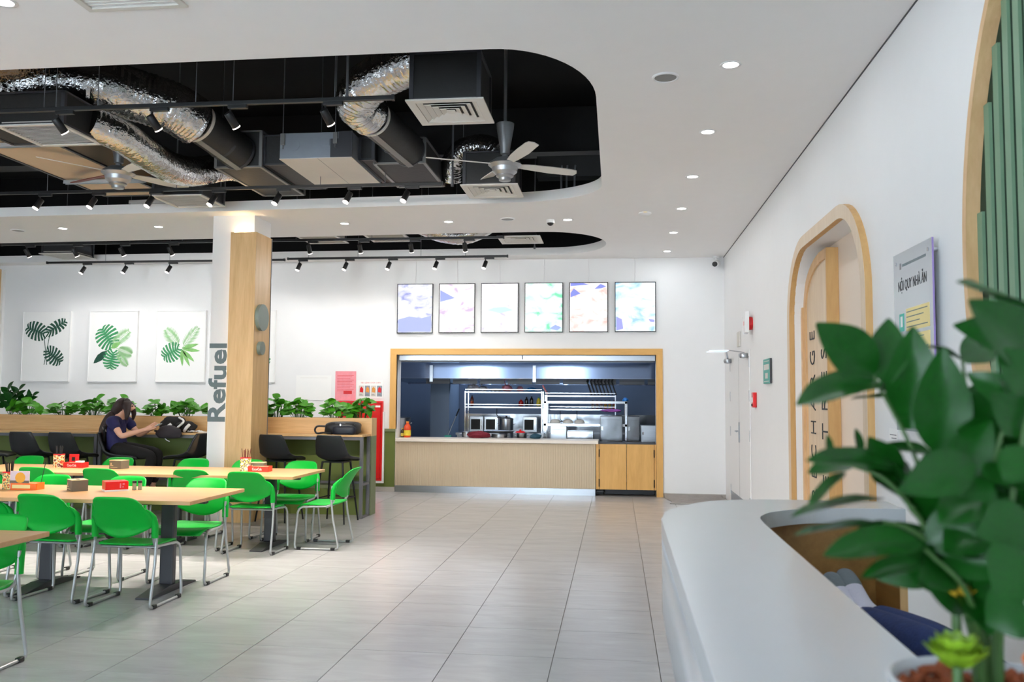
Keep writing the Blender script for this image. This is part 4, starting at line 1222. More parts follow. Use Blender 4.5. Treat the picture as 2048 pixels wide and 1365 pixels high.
# ------------------------------------------------------------------ pothos plants
def leaf_mesh(name, m, L=1.0, Wd=0.5, heart=0.12, fold=0.18, curl=0.2):
    mb = MB()
    nu, nv = 4, 7
    def fn(u, v):
        s = 2 * u - 1
        t = v
        w = Wd * (math.sin(PI * (0.10 + 0.90 * t) ** 0.8) ** 0.9) if t < 1 else 0.0
        x = s * w
        y = L * t - heart * L * abs(s) * (1 - t) ** 2 * (1 if heart else 0)
        z = fold * abs(x) - curl * L * t * t
        return (x, y, z)
    mb.grid(fn, nu, nv)
    return mb.mesh(name, m, 60)
LEAFM = leaf_mesh('leaf', M['leaf'])
POT_SEQ = [0]
def orient(d, n):
    y = Vector(d).normalized()
    x = y.cross(Vector(n))
    if x.length < 1e-3:
        x = y.cross(Vector((0.3, 1, 0.2)))
    x.normalize()
    z = x.cross(y)
    return Matrix((x, y, z)).transposed()

def leaf_obj(me, parent, base, d, n, L, name='leaf'):
    o = bpy.data.objects.new(name, me)
    COL.objects.link(o)
    o.parent = parent
    o.matrix_local = Matrix.Translation(Vector(base)) @ orient(d, n).to_4x4() @ Matrix.Scale(L, 4)
    return o

def pothos(x, w, h, label, seed, n=34):
    rnd = random.Random(seed)
    t = thing('pothos_plant', label, 'plant', (x, 11.01, 1.19), 0, 'leafy plants in the bar planter')
    st = MB()
    for k in range(n):
        u = rnd.uniform(-1, 1)
        a = rnd.uniform(0, 2 * PI)
        hx = u * w * 0.36
        hz = 1.35 * h * (0.25 + 0.75 * rnd.random()) * (1 - 0.45 * u * u)
        b = Vector((hx, rnd.uniform(-0.055, 0.045), 0.03 + hz))
        root = Vector((hx * 0.45, 0, -0.01))
        st.tube([root, (root + b) / 2 + Vector((0, 0, 0.02)), b], 0.0028, 5)
        d = Vector((u * 0.9 + 0.7 * math.cos(a), 0.75 * math.sin(a) - 0.25, rnd.uniform(-0.35, 0.6)))
        leaf_obj(LEAFM, t, b, d, Vector((rnd.uniform(-0.4, 0.4), -0.6, 1)), rnd.uniform(0.09, 0.13))
    st.build('stems', M['stem'], t, smooth=60)['kind'] = 'stuff'
    return t
pl = [(-7.95, 0.62, 0.15, 'low leafy plant at the far left of the planter'), (-7.42, 0.46, 0.14, 'leafy plant above the second and third black stools'), (-6.98, 0.40, 0.17, 'leafy plant just right of the gap in planter row'),
      (-6.58, 0.44, 0.19, 'leafy plant left of the seated woman\'s head'), (-6.08, 0.36, 0.15, 'leafy plant behind the seated woman\'s face'), (-5.68, 0.42, 0.17, 'leafy plant above the black and white backpack'),
      (-5.28, 0.36, 0.18, 'leafy plant touching the left edge of the column'), (-4.42, 0.34, 0.2, 'leafy plant at the right edge of the column'), (-4.12, 0.40, 0.17, 'leafy plant second right of the column'),
      (-3.62, 0.36, 0.18, 'leafy plant second from the right bar end'), (-3.28, 0.36, 0.19, 'leafy plant at the right end of the planter')]
for k, (x, w, h, l) in enumerate(pl):
    pothos(x, w, h, l, 40 + k)
# taller plant at far left
t = thing('tall_planter_plant', 'taller dark leafed plant rising at the far left of planter', 'plant', (-8.22, 11.03, 1.19))
rnd = random.Random(5)
LEAFD = leaf_mesh('leaf', M['leaf_dark'], 1.0, 0.30, 0.0, 0.12, 0.1)
st = MB()
for k in range(6):
    a = rnd.uniform(-0.9, 0.9)
    tip = Vector((a * 0.30 + 0.04, rnd.uniform(-0.08, 0.05), 0.26 + 0.16 * rnd.random()))
    st.tube([(0, 0, 0), tip * 0.5 + Vector((0, 0, 0.05)), tip], 0.004, 5)
    for q in range(6):
        b = Vector((0, 0, 0)).lerp(tip, 0.4 + 0.12 * q)
        d = Vector((a + (0.9 if q % 2 else -0.9), rnd.uniform(-0.5, 0.3), 0.8))
        leaf_obj(LEAFD, t, b, d, Vector((0, -0.8, 0.6)), rnd.uniform(0.11, 0.15))
st.build('stems', M['stem'], t, smooth=60)['kind'] = 'stuff'

# ------------------------------------------------------------------ bar stools
def make_stool():
    t = thing('bar_stool', 'x', 'stool')
    prof = [(0.235, 0.722, 0.190, 0.0), (0.215, 0.745, 0.205, 0.0), (0.12, 0.752, 0.215, 0.012), (0.0, 0.745, 0.218, 0.03), (-0.10, 0.742, 0.216, 0.055), (-0.165, 0.765, 0.212, 0.085),
            (-0.205, 0.82, 0.208, 0.075), (-0.232, 0.90, 0.198, 0.055), (-0.252, 0.98, 0.182, 0.04), (-0.262, 1.03, 0.160, 0.03), (-0.264, 1.045, 0.150, 0.028)]
    def fn(u, v):
        s = 2 * u - 1
        i = min(int(v * (len(prof) - 1)), len(prof) - 2)
        f = v * (len(prof) - 1) - i
        y, z, w, l = [prof[i][k] * (1 - f) + prof[i + 1][k] * f for k in range(4)]
        k = abs(s) ** 2.4
        bend = max(0, min(1, (z - 0.75) / 0.08))
        return (s * w, y + k * l * (0.9 * bend), z + k * l * (1 - bend) + (1 - bend) * 0.0)
    sh = MB().grid(fn, 12, 22).build('seat_shell', M['black_leather'], t, smooth=60, solid=0.03, sub=1)
    for sx in (-1, 1):
        for sy in (-1, 1):
            MB().tube([(sx * 0.13, sy * 0.11 - 0.02, 0.725), (sx * 0.205, sy * 0.20 - 0.02, 0.0)], [0.013, 0.010], 10).build('leg', M['black_metal'], t, smooth=40)
    z = 0.29
    k = 0.13 + (0.205 - 0.13) * (0.725 - z) / 0.725
    ky = 0.11 + (0.20 - 0.11) * (0.725 - z) / 0.725
    c = [(k, ky - 0.02, z), (-k, ky - 0.02, z), (-k, -ky - 0.02, z), (k, -ky - 0.02, z)]
    MB().tube(c, 0.008, 8, closed=True).build('foot_ring', M['black_metal'], t)
    MB().box(-0.14, 0.14, -0.13, 0.10, 0.712, 0.728).build('seat_plate', M['black_metal'], t)
    return t
stl = make_stool()
for k, (x, y, rz, l) in enumerate([
        (-3.36, 10.30, 0.0 - 0.12, 'black bar stool at the right end of the bar'),
        (-4.06, 10.30, -0.2, 'black bar stool partly hidden by the oak column'),
        (-5.25, 10.28, PI / 2 - 0.25, 'black bar stool facing left, just left of the column'),
        (-6.08, 10.22, -PI / 2 + 0.2, 'black bar stool the woman sits on'),
        (-6.74, 10.22, -0.1, 'black bar stool right behind the chopstick cup, by the bar legs'),
        (-7.26, 10.22, -0.1, 'black bar stool second from left, back to camera'),
        (-7.86, 10.24, -PI / 2 + 0.35, 'black bar stool cut by the left photo edge')]):
    place(stl, k, (x, y, 0), rz, l, 'black bar stools along the bar')

# ------------------------------------------------------------------ people
def skin_parts(name, chains, m, sub=2):
    """every chain grown by itself, then joined into one mesh (clothing)"""
    mb = MB()
    for ch in chains:
        me = skin_mesh(name, [ch], m, sub)
        mb.add([v.co for v in me.vertices], [tuple(p.vertices) for p in me.polygons])
        bpy.data.meshes.remove(me)
    return mb.mesh(name, m, 180)

def skin_mesh(name, chains, m, sub=2, extra=None):
    """chains: lists of (point, radius[, radius2]); a chain whose first point equals an existing point joins it"""
    vs, es, rs, key = [], [], [], {}
    for ch in chains:
        prev = None
        for item in ch:
            p = tuple(round(c, 4) for c in item[0])
            if p not in key:
                key[p] = len(vs)
                vs.append(p)
                rs.append((item[1], item[2] if len(item) > 2 else item[1]))
            i = key[p]
            if prev is not None and prev != i:
                es.append((prev, i))
            prev = i
    me = bpy.data.meshes.new(name)
    me.from_pydata(vs, es, [])
    o = bpy.data.objects.new(name, me)
    COL.objects.link(o)
    o.modifiers.new('skin', 'SKIN').use_smooth_shade = True
    sv = me.skin_vertices[0].data
    for i, r in enumerate(rs):
        sv[i].radius = r
        sv[i].use_root = (i == 0)
    s = o.modifiers.new('sub', 'SUBSURF')
    s.levels = s.render_levels = sub
    dg = bpy.context.evaluated_depsgraph_get()
    out = bpy.data.meshes.new_from_object(o.evaluated_get(dg))
    bpy.data.objects.remove(o)
    out.name = name
    out.materials.clear()
    out.materials.append(m)
    out.polygons.foreach_set('use_smooth', [True] * len(out.polygons))
    return out

M['skin'] = mat('skin', (226, 172, 146), 0.5, var=0.04)
M['hair'] = mat('dark_brown_hair', (44, 22, 18), 0.42, var=0.5, scale=30, stretch=(12, 12, 0.8), bump=0.5, bscale=60)
M['navy'] = mat('navy_cotton', (36, 34, 84), 0.8, var=0.1, bump=0.2, bscale=40)
M['black_cloth'] = mat('black_cotton', (22, 20, 20), 0.85, var=0.15, bump=0.25, bscale=30)
M['denim'] = mat('blue_denim', (26, 44, 92), 0.85, var=0.25, scale=40, bump=0.2, bscale=120)
M['denim_light'] = mat('denim_stitch', (120, 110, 130), 0.8)
M['sock_w'] = mat('white_sock', (206, 204, 220), 0.9, var=0.05, bump=0.2, bscale=90)
M['sock_g'] = mat('grey_sock', (110, 118, 124), 0.9, var=0.08, bump=0.2, bscale=90)

def lerp(a, b, t):
    return tuple(a[i] + (b[i] - a[i]) * t for i in range(3))

def hand_chains(wrist, palm, dirf, side, curl, up):
    """five fingers from the palm; dirf = finger direction, side = thumb side, curl = bending direction"""
    W_, P_ = Vector(wrist), Vector(palm)
    d, s, c = Vector(dirf).normalized(), Vector(side).normalized(), Vector(curl).normalized()
    ch = [[(wrist, 0.024), (tuple(P_), 0.033, 0.017)]]
    for k, ln in enumerate((0.068, 0.078, 0.072, 0.056)):
        b = P_ + d * 0.025 + s * (0.026 - 0.0175 * k)
        m1 = b + d * ln * 0.5 + c * ln * 0.12
        e = m1 + d * ln * 0.30 + c * ln * 0.42
        ch.append([(tuple(P_), 0.03, 0.017), (tuple(b), 0.0095), (tuple(m1), 0.0085), (tuple(e), 0.007)])
    tb = P_ + s * 0.034 - d * 0.012
    ch.append([(tuple(P_), 0.03, 0.017), (tuple(tb), 0.011), (tuple(tb + s * 0.018 + d * 0.03 + c * 0.012), 0.0095), (tuple(tb + s * 0.012 + d * 0.055 + c * 0.026), 0.0075)])
    return ch

def make_head(t, c, fwd, up, m_parent=None):
    pass

# seated woman, faces +x towards her phone on the bar
wm = thing('person', 'woman with long dark hair in navy shirt seated at the bar, reading a phone', 'person', (-6.10, 10.24, 0.0))
pel, bel, che, nek = (-0.06, 0, 0.85), (-0.09, 0.0, 0.99), (-0.085, 0.0, 1.15), (-0.04, 0.0, 1.265)
hb, hc, hf = (0.0, 0, 1.325), (0.03, 0, 1.385), (0.075, 0, 1.36)
hipL, hipR = (-0.02, 0.085, 0.83), (-0.02, -0.085, 0.83)
kneL, kneR = (0.42, 0.11, 0.79), (0.43, -0.07, 0.77)
ankL, ankR = (0.36, 0.10, 0.36), (0.36, -0.06, 0.34)
shL, shR = (-0.06, 0.165, 1.20), (-0.06, -0.165, 1.20)
elL, elR = (0.10, 0.20, 1.0), (0.11, -0.22, 1.0)
wrL, wrR = (0.31, 0.10, 1.085), (0.32, -0.10, 1.075)
body = [[(pel, 0.06, 0.05), (bel, 0.09, 0.065), (che, 0.10, 0.07), (nek, 0.05), (hb, 0.052), (hc, 0.085, 0.098)],
        [(pel, 0.06, 0.05), (hipL, 0.04), (lerp(hipL, kneL, 0.5), 0.06), (kneL, 0.05), (lerp(kneL, ankL, 0.4), 0.048), (ankL, 0.034), ((ankL[0] + 0.07, ankL[1], ankL[2] - 0.06), 0.034, 0.026), ((ankL[0] + 0.16, ankL[1], ankL[2] - 0.07), 0.03, 0.018)],
        [(pel, 0.06, 0.05), (hipR, 0.04), (lerp(hipR, kneR, 0.5), 0.06), (kneR, 0.05), (lerp(kneR, ankR, 0.4), 0.048), (ankR, 0.034), ((ankR[0] + 0.07, ankR[1], ankR[2] - 0.06), 0.034, 0.026), ((ankR[0] + 0.16, ankR[1], ankR[2] - 0.07), 0.03, 0.018)],
        [(che, 0.10, 0.07), (shL, 0.045), (lerp(shL, elL, 0.5), 0.043), (elL, 0.038), (lerp(elL, wrL, 0.4), 0.036), (wrL, 0.024)],
        [(che, 0.10, 0.07), (shR, 0.045), (lerp(shR, elR, 0.5), 0.043), (elR, 0.038), (lerp(elR, wrR, 0.4), 0.036), (wrR, 0.024)],
        [(hc, 0.085, 0.098), (hf, 0.066, 0.066), ((0.10, 0, 1.31), 0.034, 0.034)],
        [(hf, 0.066, 0.066), ((0.142, 0, 1.347), 0.014), ((0.153, 0, 1.335), 0.008)]]
body += hand_chains(wrL, (0.375, 0.065, 1.11), (0.75, -0.45, 0.35), (0.1, -0.3, 0.9), (0.1, -1, 0.1), 1)
body += hand_chains(wrR, (0.385, -0.06, 1.10), (0.75, 0.45, 0.35), (0.1, 0.3, 0.9), (0.1, 1, 0.1), 1)
link('body', skin_mesh('body', body, M['skin']), wm)
k_ = 1.10
shirt = [[((-0.06, 0, 0.80), 0.165, 0.135), ((-0.075, 0, 0.90), 0.155, 0.12), (bel, 0.145, 0.108), (che, 0.155, 0.112), ((-0.05, 0, 1.245), 0.075, 0.07)],
         [(che, 0.150, 0.105), (shL, 0.074), (lerp(shL, elL, 0.62), 0.064)],
         [(che, 0.150, 0.105), (shR, 0.074), (lerp(shR, elR, 0.62), 0.064)]]
link('navy_shirt', skin_parts('navy_shirt', shirt, M['navy']), wm)
tr = [[((-0.06, -0.09, 0.85), 0.115), ((-0.06, 0, 0.86), 0.125), ((-0.06, 0.09, 0.85), 0.115)], [(pel, 0.15, 0.13), ((-0.08, 0, 0.95), 0.15, 0.115)],
      [((-0.06, 0.07, 0.86), 0.09), (hipL, 0.105), (lerp(hipL, kneL, 0.5), 0.088), (kneL, 0.070), (lerp(kneL, ankL, 0.4), 0.068), (lerp(kneL, ankL, 0.9), 0.058)],
      [((-0.06, -0.07, 0.86), 0.09), (hipR, 0.105), (lerp(hipR, kneR, 0.5), 0.088), (kneR, 0.070), (lerp(kneR, ankR, 0.4), 0.068), (lerp(kneR, ankR, 0.9), 0.058)]]
link('trousers', skin_parts('trousers', tr, M['black_cloth']), wm)
hair = [[(hc, 0.104, 0.112), ((-0.03, 0, 1.39), 0.098, 0.10), ((-0.09, 0.0, 1.30), 0.085), ((-0.16, 0.05, 1.19), 0.075), ((-0.215, 0.055, 1.07), 0.068), ((-0.235, 0.05, 0.95), 0.052), ((-0.235, 0.04, 0.87), 0.02)],
        [((-0.09, 0.0, 1.30), 0.085), ((-0.16, -0.055, 1.19), 0.078), ((-0.215, -0.06, 1.07), 0.070), ((-0.235, -0.05, 0.94), 0.052), ((-0.235, -0.04, 0.85), 0.02)],
        [(hc, 0.100, 0.110), ((0.075, 0.068, 1.35), 0.038), ((0.09, 0.085, 1.27), 0.032), ((0.075, 0.085, 1.19), 0.014)],
        [(hc, 0.100, 0.110), ((0.08, -0.066, 1.36), 0.045), ((0.10, -0.078, 1.28), 0.04), ((0.085, -0.085, 1.19), 0.016)],
        [(hc, 0.100, 0.110), ((0.095, 0.0, 1.415), 0.04, 0.075)]]
link('hair', skin_parts('hair', hair, M['hair']), wm)
for s in (-1, 1):
    MB().lathe([(0.0005, -0.009), (0.007, -0.006), (0.010, 0), (0.007, 0.006), (0.0005, 0.009)], (0.132, s * 0.032, 1.368), 10).build('eye', M['ink'], wm, smooth=60)
    MB().tube([(ankL[0] - 0.03 if s > 0 else ankR[0] - 0.03, 0.10 if s > 0 else -0.06, 0.275), (0.44, 0.10 if s > 0 else -0.06, 0.272), (0.56, 0.10 if s > 0 else -0.06, 0.262)], [0.04, 0.045, 0.03], 14).build('shoe', M['blackp'], wm, smooth=50)
# black brace and white badge on the back of the shirt
MB().grid(lambda u, v: (-0.09 - 0.158 * math.sin(PI * (0.12 + 0.76 * u)), 0.152 * math.cos(PI * (0.12 + 0.76 * u)), 0.93 + 0.19 * v), 12, 4).build('back_brace', M['black_cloth'], wm, smooth=60, solid=0.008)
mb = MB()
for k in range(3):
    mb.add([(-0.208 + 0.02 * k - 0.004, -0.112 - 0.004 * k, 1.135 - 0.012 * k), (-0.202 + 0.02 * k - 0.004, -0.118 - 0.004 * k, 1.135 - 0.012 * k), (-0.172 + 0.02 * k - 0.004, -0.130 - 0.004 * k, 1.075 - 0.012 * k), (-0.180 + 0.02 * k - 0.004, -0.124 - 0.004 * k, 1.075 - 0.012 * k)], [(0, 1, 2, 3)])
mb.build('badge_stripes', M['paper'], wm, solid=0.004)
ph = thing('phone', 'white phone held in the seated woman\'s hands', 'phone', (-5.665, 10.24, 1.12))
R3 = Matrix.Rotation(-0.5, 3, 'Y')
MB().obox((0, 0, 0.0), (0.07, 0.034, 0.0035), R3).build('case', M['white'], ph, bev=0.003)
MB().obox(R3 @ Vector((0, 0, 0.0045)), (0.064, 0.031, 0.0008), R3).build('screen', M['ac_blue'], ph)

# ------------------------------------------------------------------ bags on the bar
bk = thing('backpack', 'black backpack with white straps slumped on the bar', 'bag', (-5.62, 10.66, 1.032))
def blob(name, m, c, sx, sy, sz, seed, par, amp=0.22, cut=-0.8, pw=1.0):
    mb = MB()
    def fn(u, v):
        a, b = 2 * PI * u, PI * v
        sg = lambda q: math.copysign(abs(q) ** pw, q)
        p = Vector((sg(math.cos(a)) * sg(math.sin(b)), sg(math.sin(a)) * sg(math.sin(b)), -sg(math.cos(b))))
        k = 1 + amp * mnoise.noise(p * 1.7 + Vector((seed, 1, 0)))
        z = max(p.z * k, cut)
        return (c[0] + p.x * k * sx, c[1] + p.y * k * sy, c[2] + (z - cut) / (1 - cut) * sz)
    return mb.grid(fn, 20, 12).build(name, m, par, smooth=50)
blob('main_pocket', M['black_cloth'], (-0.07, 0.05, 0), 0.17, 0.11, 0.21, 2, bk)
blob('front_pocket', M['black_cloth'], (0.10, 0.02, 0), 0.16, 0.10, 0.14, 6, bk)
blob('side_flap', mat('charcoal_mesh', (52, 46, 50), 0.8), (0.0, -0.19, -0.07), 0.17, 0.05, 0.16, 9, bk)
for pts, r in (([(0.02, -0.06, 0.03), (0.08, -0.11, 0.07), (0.14, -0.10, 0.13), (0.10, -0.03, 0.16), (0.03, 0.0, 0.19)], 0.013), ([(-0.10, -0.13, 0.01), (-0.13, -0.12, 0.03), (-0.05, -0.12, 0.08), (-0.02, -0.1, 0.11)], 0.018), ([(0.14, -0.06, 0.02), (0.18, -0.09, 0.06), (0.2, -0.05, 0.1)], 0.02), ([(-0.13, -0.13, 0.01), (-0.10, -0.16, -0.03), (-0.04, -0.17, -0.09), (0.0, -0.165, -0.11)], 0.006)):
    MB().tube(spline(pts, 6), r, 10).build('white_strap', M['paper'], bk, smooth=60)
MB().tube(spline([(-0.16, -0.02, 0.02), (-0.22, -0.04, 0.012), (-0.28, -0.02, 0.016)], 6), 0.014, 8).build('black_strap', M['black_cloth'], bk, smooth=60)
t = thing('crumpled_tissue', 'white crumpled tissue on the bar right of the backpack', 'tissue', (-5.35, 10.64, 1.032))
lump_o = MB()
lump_o.grid(lambda u, v: ((u - 0.5) * 0.16, (v - 0.5) * 0.12, 0.012 + 0.03 * abs(mnoise.noise(Vector((u * 4, v * 4, 2))))), 8, 8).build('sheet', M['paper'], t, smooth=40, solid=0.002)
MB().box(0.06, 0.16, -0.06, 0.05, 0.0, 0.012).build('napkin', M['paper'], t, bev=0.003)
bg = thing('shoulder_bag', 'black shoulder bag lying on the right end of the bar', 'bag', (-3.42, 10.66, 1.032))
blob('body', M['black_leather'], (0, 0.03, 0), 0.225, 0.13, 0.16, 12, bg, 0.06, -0.8, 0.55)
blob('front_pocket', mat('navy_nylon', (14, 20, 34), 0.5, var=0.2), (0.05, -0.075, 0.0), 0.15, 0.05, 0.11, 14, bg, 0.06, -0.8, 0.55)
MB().tube(spline([(-0.2, -0.04, 0.1), (-0.30, -0.06, 0.10), (-0.335, -0.06, 0.055), (-0.31, -0.05, 0.012), (-0.22, -0.06, 0.02), (-0.1, -0.12, 0.012)], 7), 0.012, 8).build('strap', M['black_leather'], bg, smooth=60)
MB().box(0.0, 0.012, -0.10, -0.09, 0.06, 0.13).box(-0.005, 0.018, -0.11, -0.10, 0.03, 0.05).build('zip_pull', M['chrome'], bg)
MB().tube(spline([(-0.18, -0.06, 0.12), (0.0, -0.085, 0.142), (0.18, -0.06, 0.125)], 6), 0.004, 6).build('zip', M['midgrey'], bg, smooth=60)

# ------------------------------------------------------------------ dining tables
TZ = 0.737
def make_table(L, D):
    t = thing('dining_table', 'x', 'table')
    MB().box(-L / 2, L / 2, -D / 2, D / 2, TZ - 0.028, TZ).build('table_top', M['table_top'], t, bev=0.003)
    MB().box(-L / 2 + 0.1, L / 2 - 0.1, -0.03, 0.03, TZ - 0.07, TZ - 0.028).build('beam', M['darkgrey'], t)
    for s in (-1, 1):
        x = s * (L / 2 - 0.40)
        MB().box(x - 0.055, x + 0.055, -0.03, 0.03, 0.045, TZ - 0.03).build('column', M['darkgrey'], t, bev=0.012)
        MB().prism([(-0.34, 0), (0.34, 0), (0.34, 0.012), (0.10, 0.05), (-0.10, 0.05), (-0.34, 0.012)], lambda u, v, w: (w, u, v), x - 0.065, x + 0.065).build('foot', M['darkgrey'], t, bev=0.004)
        MB().box(x - 0.05, x + 0.05, -0.32, 0.32, TZ - 0.05, TZ - 0.028).build('bracket', M['darkgrey'], t)
    return t
tb = make_table(1.80, 0.93)
TAB = [(-4.03, 4.10, 'nearest beech table at the lower left corner'), (-3.945, 6.47, 'beech table in the middle row with the red tissue box'), (-5.752, 6.47, 'beech table at left photo edge, end of the middle row'),
       (-3.955, 8.50, 'beech table in the far row beside the column'), (-5.762, 8.50, 'beech table in far row left, with grey tissue box')]
for k, (x, y, l) in enumerate(TAB):
    place(tb, k, (x, y, 0), 0, l, 'beech dining tables')

# ------------------------------------------------------------------ green sled chairs (local: sitter faces +y)
def make_chair():
    t = thing('stacking_chair', 'x', 'chair')
    for s in (-1, 1):
        p = [(s * 0.228, -0.150, 0.62), (s * 0.230, -0.140, 0.50), (s * 0.236, -0.165, 0.30), (s * 0.242, -0.222, 0.045), (s * 0.242, -0.219, 0.022), (s * 0.242, -0.195, 0.012), (s * 0.242, 0.0, 0.012), (s * 0.242, 0.19, 0.012),
             (s * 0.242, 0.212, 0.020), (s * 0.241, 0.218, 0.045), (s * 0.236, 0.195, 0.36), (s * 0.232, 0.180, 0.395), (s * 0.226, 0.15, 0.413), (s * 0.216, 0.0, 0.418), (s * 0.214, -0.09, 0.422), (s * 0.216, -0.135, 0.436), (s * 0.220, -0.163, 0.475), (s * 0.223, -0.168, 0.60)]
        MB().tube(p, 0.0105, 10).build('side_frame', M['grey_tube'], t, smooth=50)
        for y in (-0.172, 0.172):
            MB().box(s * 0.242 - 0.016, s * 0.242 + 0.016, y - 0.022, y + 0.022, 0.0, 0.028).build('foot_cap', M['blackp'], t, bev=0.005)
    MB().tube([(-0.22, 0.12, 0.408), (0.22, 0.12, 0.408)], 0.009, 8).tube([(-0.215, -0.09, 0.412), (0.215, -0.09, 0.412)], 0.009, 8).build('cross_bar', M['grey_tube'], t, smooth=50)
    def seat(u, v):
        a, b = 2 * u - 1, 2 * v - 1
        k = 1 - 0.10 * abs(a) ** 4 * abs(b) ** 3
        x = a * 0.225 * (1 - 0.06 * abs(b) ** 6) * k
        y = 0.025 + b * 0.205 * (1 - 0.07 * abs(a) ** 6)
        z = 0.437 - 0.012 * (1 - a * a) * (1 - b * b) - 0.045 * max(0, b - 0.55) ** 2 / 0.2 + 0.012 * max(0, -b - 0.5)
        return (x, y, z)
    MB().grid(seat, 14, 14).build('seat', M['green'], t, smooth=60, solid=0.013)
    def back(u, v):
        a = 2 * u - 1
        zt = 0.792 - 0.010 * a * a - 0.05 * abs(a) ** 9
        zb = 0.492 + 0.085 * abs(a) ** 2.0
        z = zb + (zt - zb) * v
        q = max(0, min(1, (z - 0.635) / 0.095))
        q = q * q * (3 - 2 * q)
        w = 0.222 - 0.042 * q
        lean = max(0, z - 0.56)
        y = -0.158 - 0.10 * (lean / 0.23) - 0.06 * (lean / 0.23) ** 2 - 0.055 * (1 - a * a) * (1 - 0.35 * v)
        return (a * w, y, z)
    MB().grid(back, 18, 16).build('backrest', M['green'], t, smooth=60, solid=0.010)
    for s in (-1, 1):
        MB().tube([(s * 0.226, -0.156, 0.490), (s * 0.226, -0.160, 0.58), (s * 0.222, -0.178, 0.635), (s * 0.210, -0.206, 0.672), (s * 0.193, -0.232, 0.698)], [0.024, 0.024, 0.021, 0.012, 0.004], 14).build('post_sleeve', M['green'], t, smooth=50)
    return t
ch = make_chair()
CH = [(-3.475, 6.065, 0.0, 'green chair, back to us, at the right end of middle table'),
      (-4.09, 6.14, -0.05, 'green chair, back to us, second from right at middle table'),
      (-4.72, 6.24, 0.04, 'green chair, back to us, cut by left edge at the middle table'),
      (-3.47, 6.86, PI, 'green chair facing us behind the right end of middle table'),
      (-4.22, 6.90, PI, 'green chair facing us behind the middle table, second from right'),
      (-4.92, 6.90, PI, 'green chair facing us behind the middle table near left edge'),
      (-3.475, 8.20, 0.0, 'green chair, back to us, at right end of the far table'),
      (-4.10, 8.33, 0.06, 'green chair, back to us, second from right at far table'),
      (-4.99, 8.28, 0.0, 'green chair, back to us, at far table below the grey box'),
      (-5.66, 8.28, 0.0, 'green chair, back to us, at far table below chopstick cup'),
      (-6.25, 8.28, 0.0, 'green chair, back to us, at far table near left edge'),
      (-3.42, 8.98, PI, 'green chair facing us behind the right end of far table'),
      (-4.06, 9.06, PI, 'green chair facing us behind the far table, in front of oak column'),
      (-4.72, 9.10, PI, 'green chair facing us behind far table, in front of white column side'),
      (-5.62, 9.10, PI, 'green chair facing us behind far table, below the seated woman'),
      (-6.72, 9.10, PI, 'green chair facing us behind far table, left of the chopsticks'),
      (-7.35, 9.10, PI, 'green chair facing us behind far table at the left photo edge'),
      (-2.925, 8.60, PI / 2, 'green chair turned side on at the end of far table'),
      (-3.56, 4.45, PI, 'green chair facing us at the nearest lower left table')]
for k, (x, y, rz, l) in enumerate(CH):
    place(ch, k, (x, y, 0), rz, l, 'green plastic sled base chairs')

# ------------------------------------------------------------------ things on the tables
M['taupe'] = mat('taupe_card', (104, 96, 82), 0.6, var=0.05)
M['kraft'] = mat('kraft_card', (214, 186, 136), 0.6, var=0.06)
def tissue_box(loc, rz, label, big=1.0):
    t = thing('tissue_box', label, 'box', loc, rz)
    a, b, h = 0.075 * big, 0.06 * big, 0.085 * big
    MB().box(-a, a, -b, b, 0, h).build('carton', M['taupe'], t, bev=0.003)
    MB().box(-a, a, -b, b, h, h + 0.004).build('lid', M['kraft'], t)
    MB().prism([(0.04 * math.cos(q * PI / 8), 0.016 * math.sin(q * PI / 8)) for q in range(16)], lambda u, v, w: (u, v, w), h + 0.004, h + 0.0045).build('opening', M['ink'], t)
    MB().box(-a * 0.8, -a * 0.3, -b - 0.001, -b, 0.03, 0.036).box(-a * 0.8, a * 0.4, -b - 0.001, -b, 0.014, 0.018).box(-a * 0.75, -a * 0.6, -b - 0.001, -b, 0.04, 0.062).build('print', M['kraft'], t)
    return t
tissue_box((-4.27, 6.55, TZ), -0.75, 'grey brown tissue box with kraft lid on the middle table')
tissue_box((-5.15, 8.60, TZ), -0.2, 'grey brown tissue box on the far table')
tissue_box((-3.66, 8.66, TZ), 0.1, 'dark tissue box behind the red tray near the column', 0.95)
t = thing('tissue_box', 'bright red tissue box with white base on the middle table', 'box', (-3.98, 6.60, TZ), 0.72)
MB().box(-0.085, 0.085, -0.075, 0.075, 0.012, 0.078).build('carton', M['red'], t, bev=0.003)
MB().box(-0.087, 0.087, -0.077, 0.077, 0, 0.013).build('base', M['paper'], t)
MB().prism([(0.05 * math.cos(q * PI / 8), 0.02 * math.sin(q * PI / 8)) for q in range(16)], lambda u, v, w: (u, v, w), 0.078, 0.0785).build('opening', M['maroon'], t)
MB().box(0.02, 0.03, -0.0765, -0.0752, 0.025, 0.062).box(0.04, 0.048, -0.0765, -0.0752, 0.028, 0.04).box(0.04, 0.055, -0.0765, -0.0752, 0.05, 0.062).build('faded_print', M['bag_pink'], t)
for k, (x, y, l) in enumerate([(-3.852, 6.66, 'left clear pepper shaker with black cap'), (-3.815, 6.68, 'right clear pepper shaker with black cap')]):
    t = thing('pepper_shaker', l, 'shaker', (x, y, TZ))
    MB().lathe([(0.015, 0), (0.016, 0.004), (0.015, 0.058)], seg=16).build('jar', mat('clear_jar_%d' % k, (206, 190, 180), 0.1, trans=0.55), t, smooth=40)
    MB().lathe([(0.0165, 0.056), (0.0165, 0.074), (0.0005, 0.075)], seg=16).build('cap', M['blackp'], t, smooth=40)

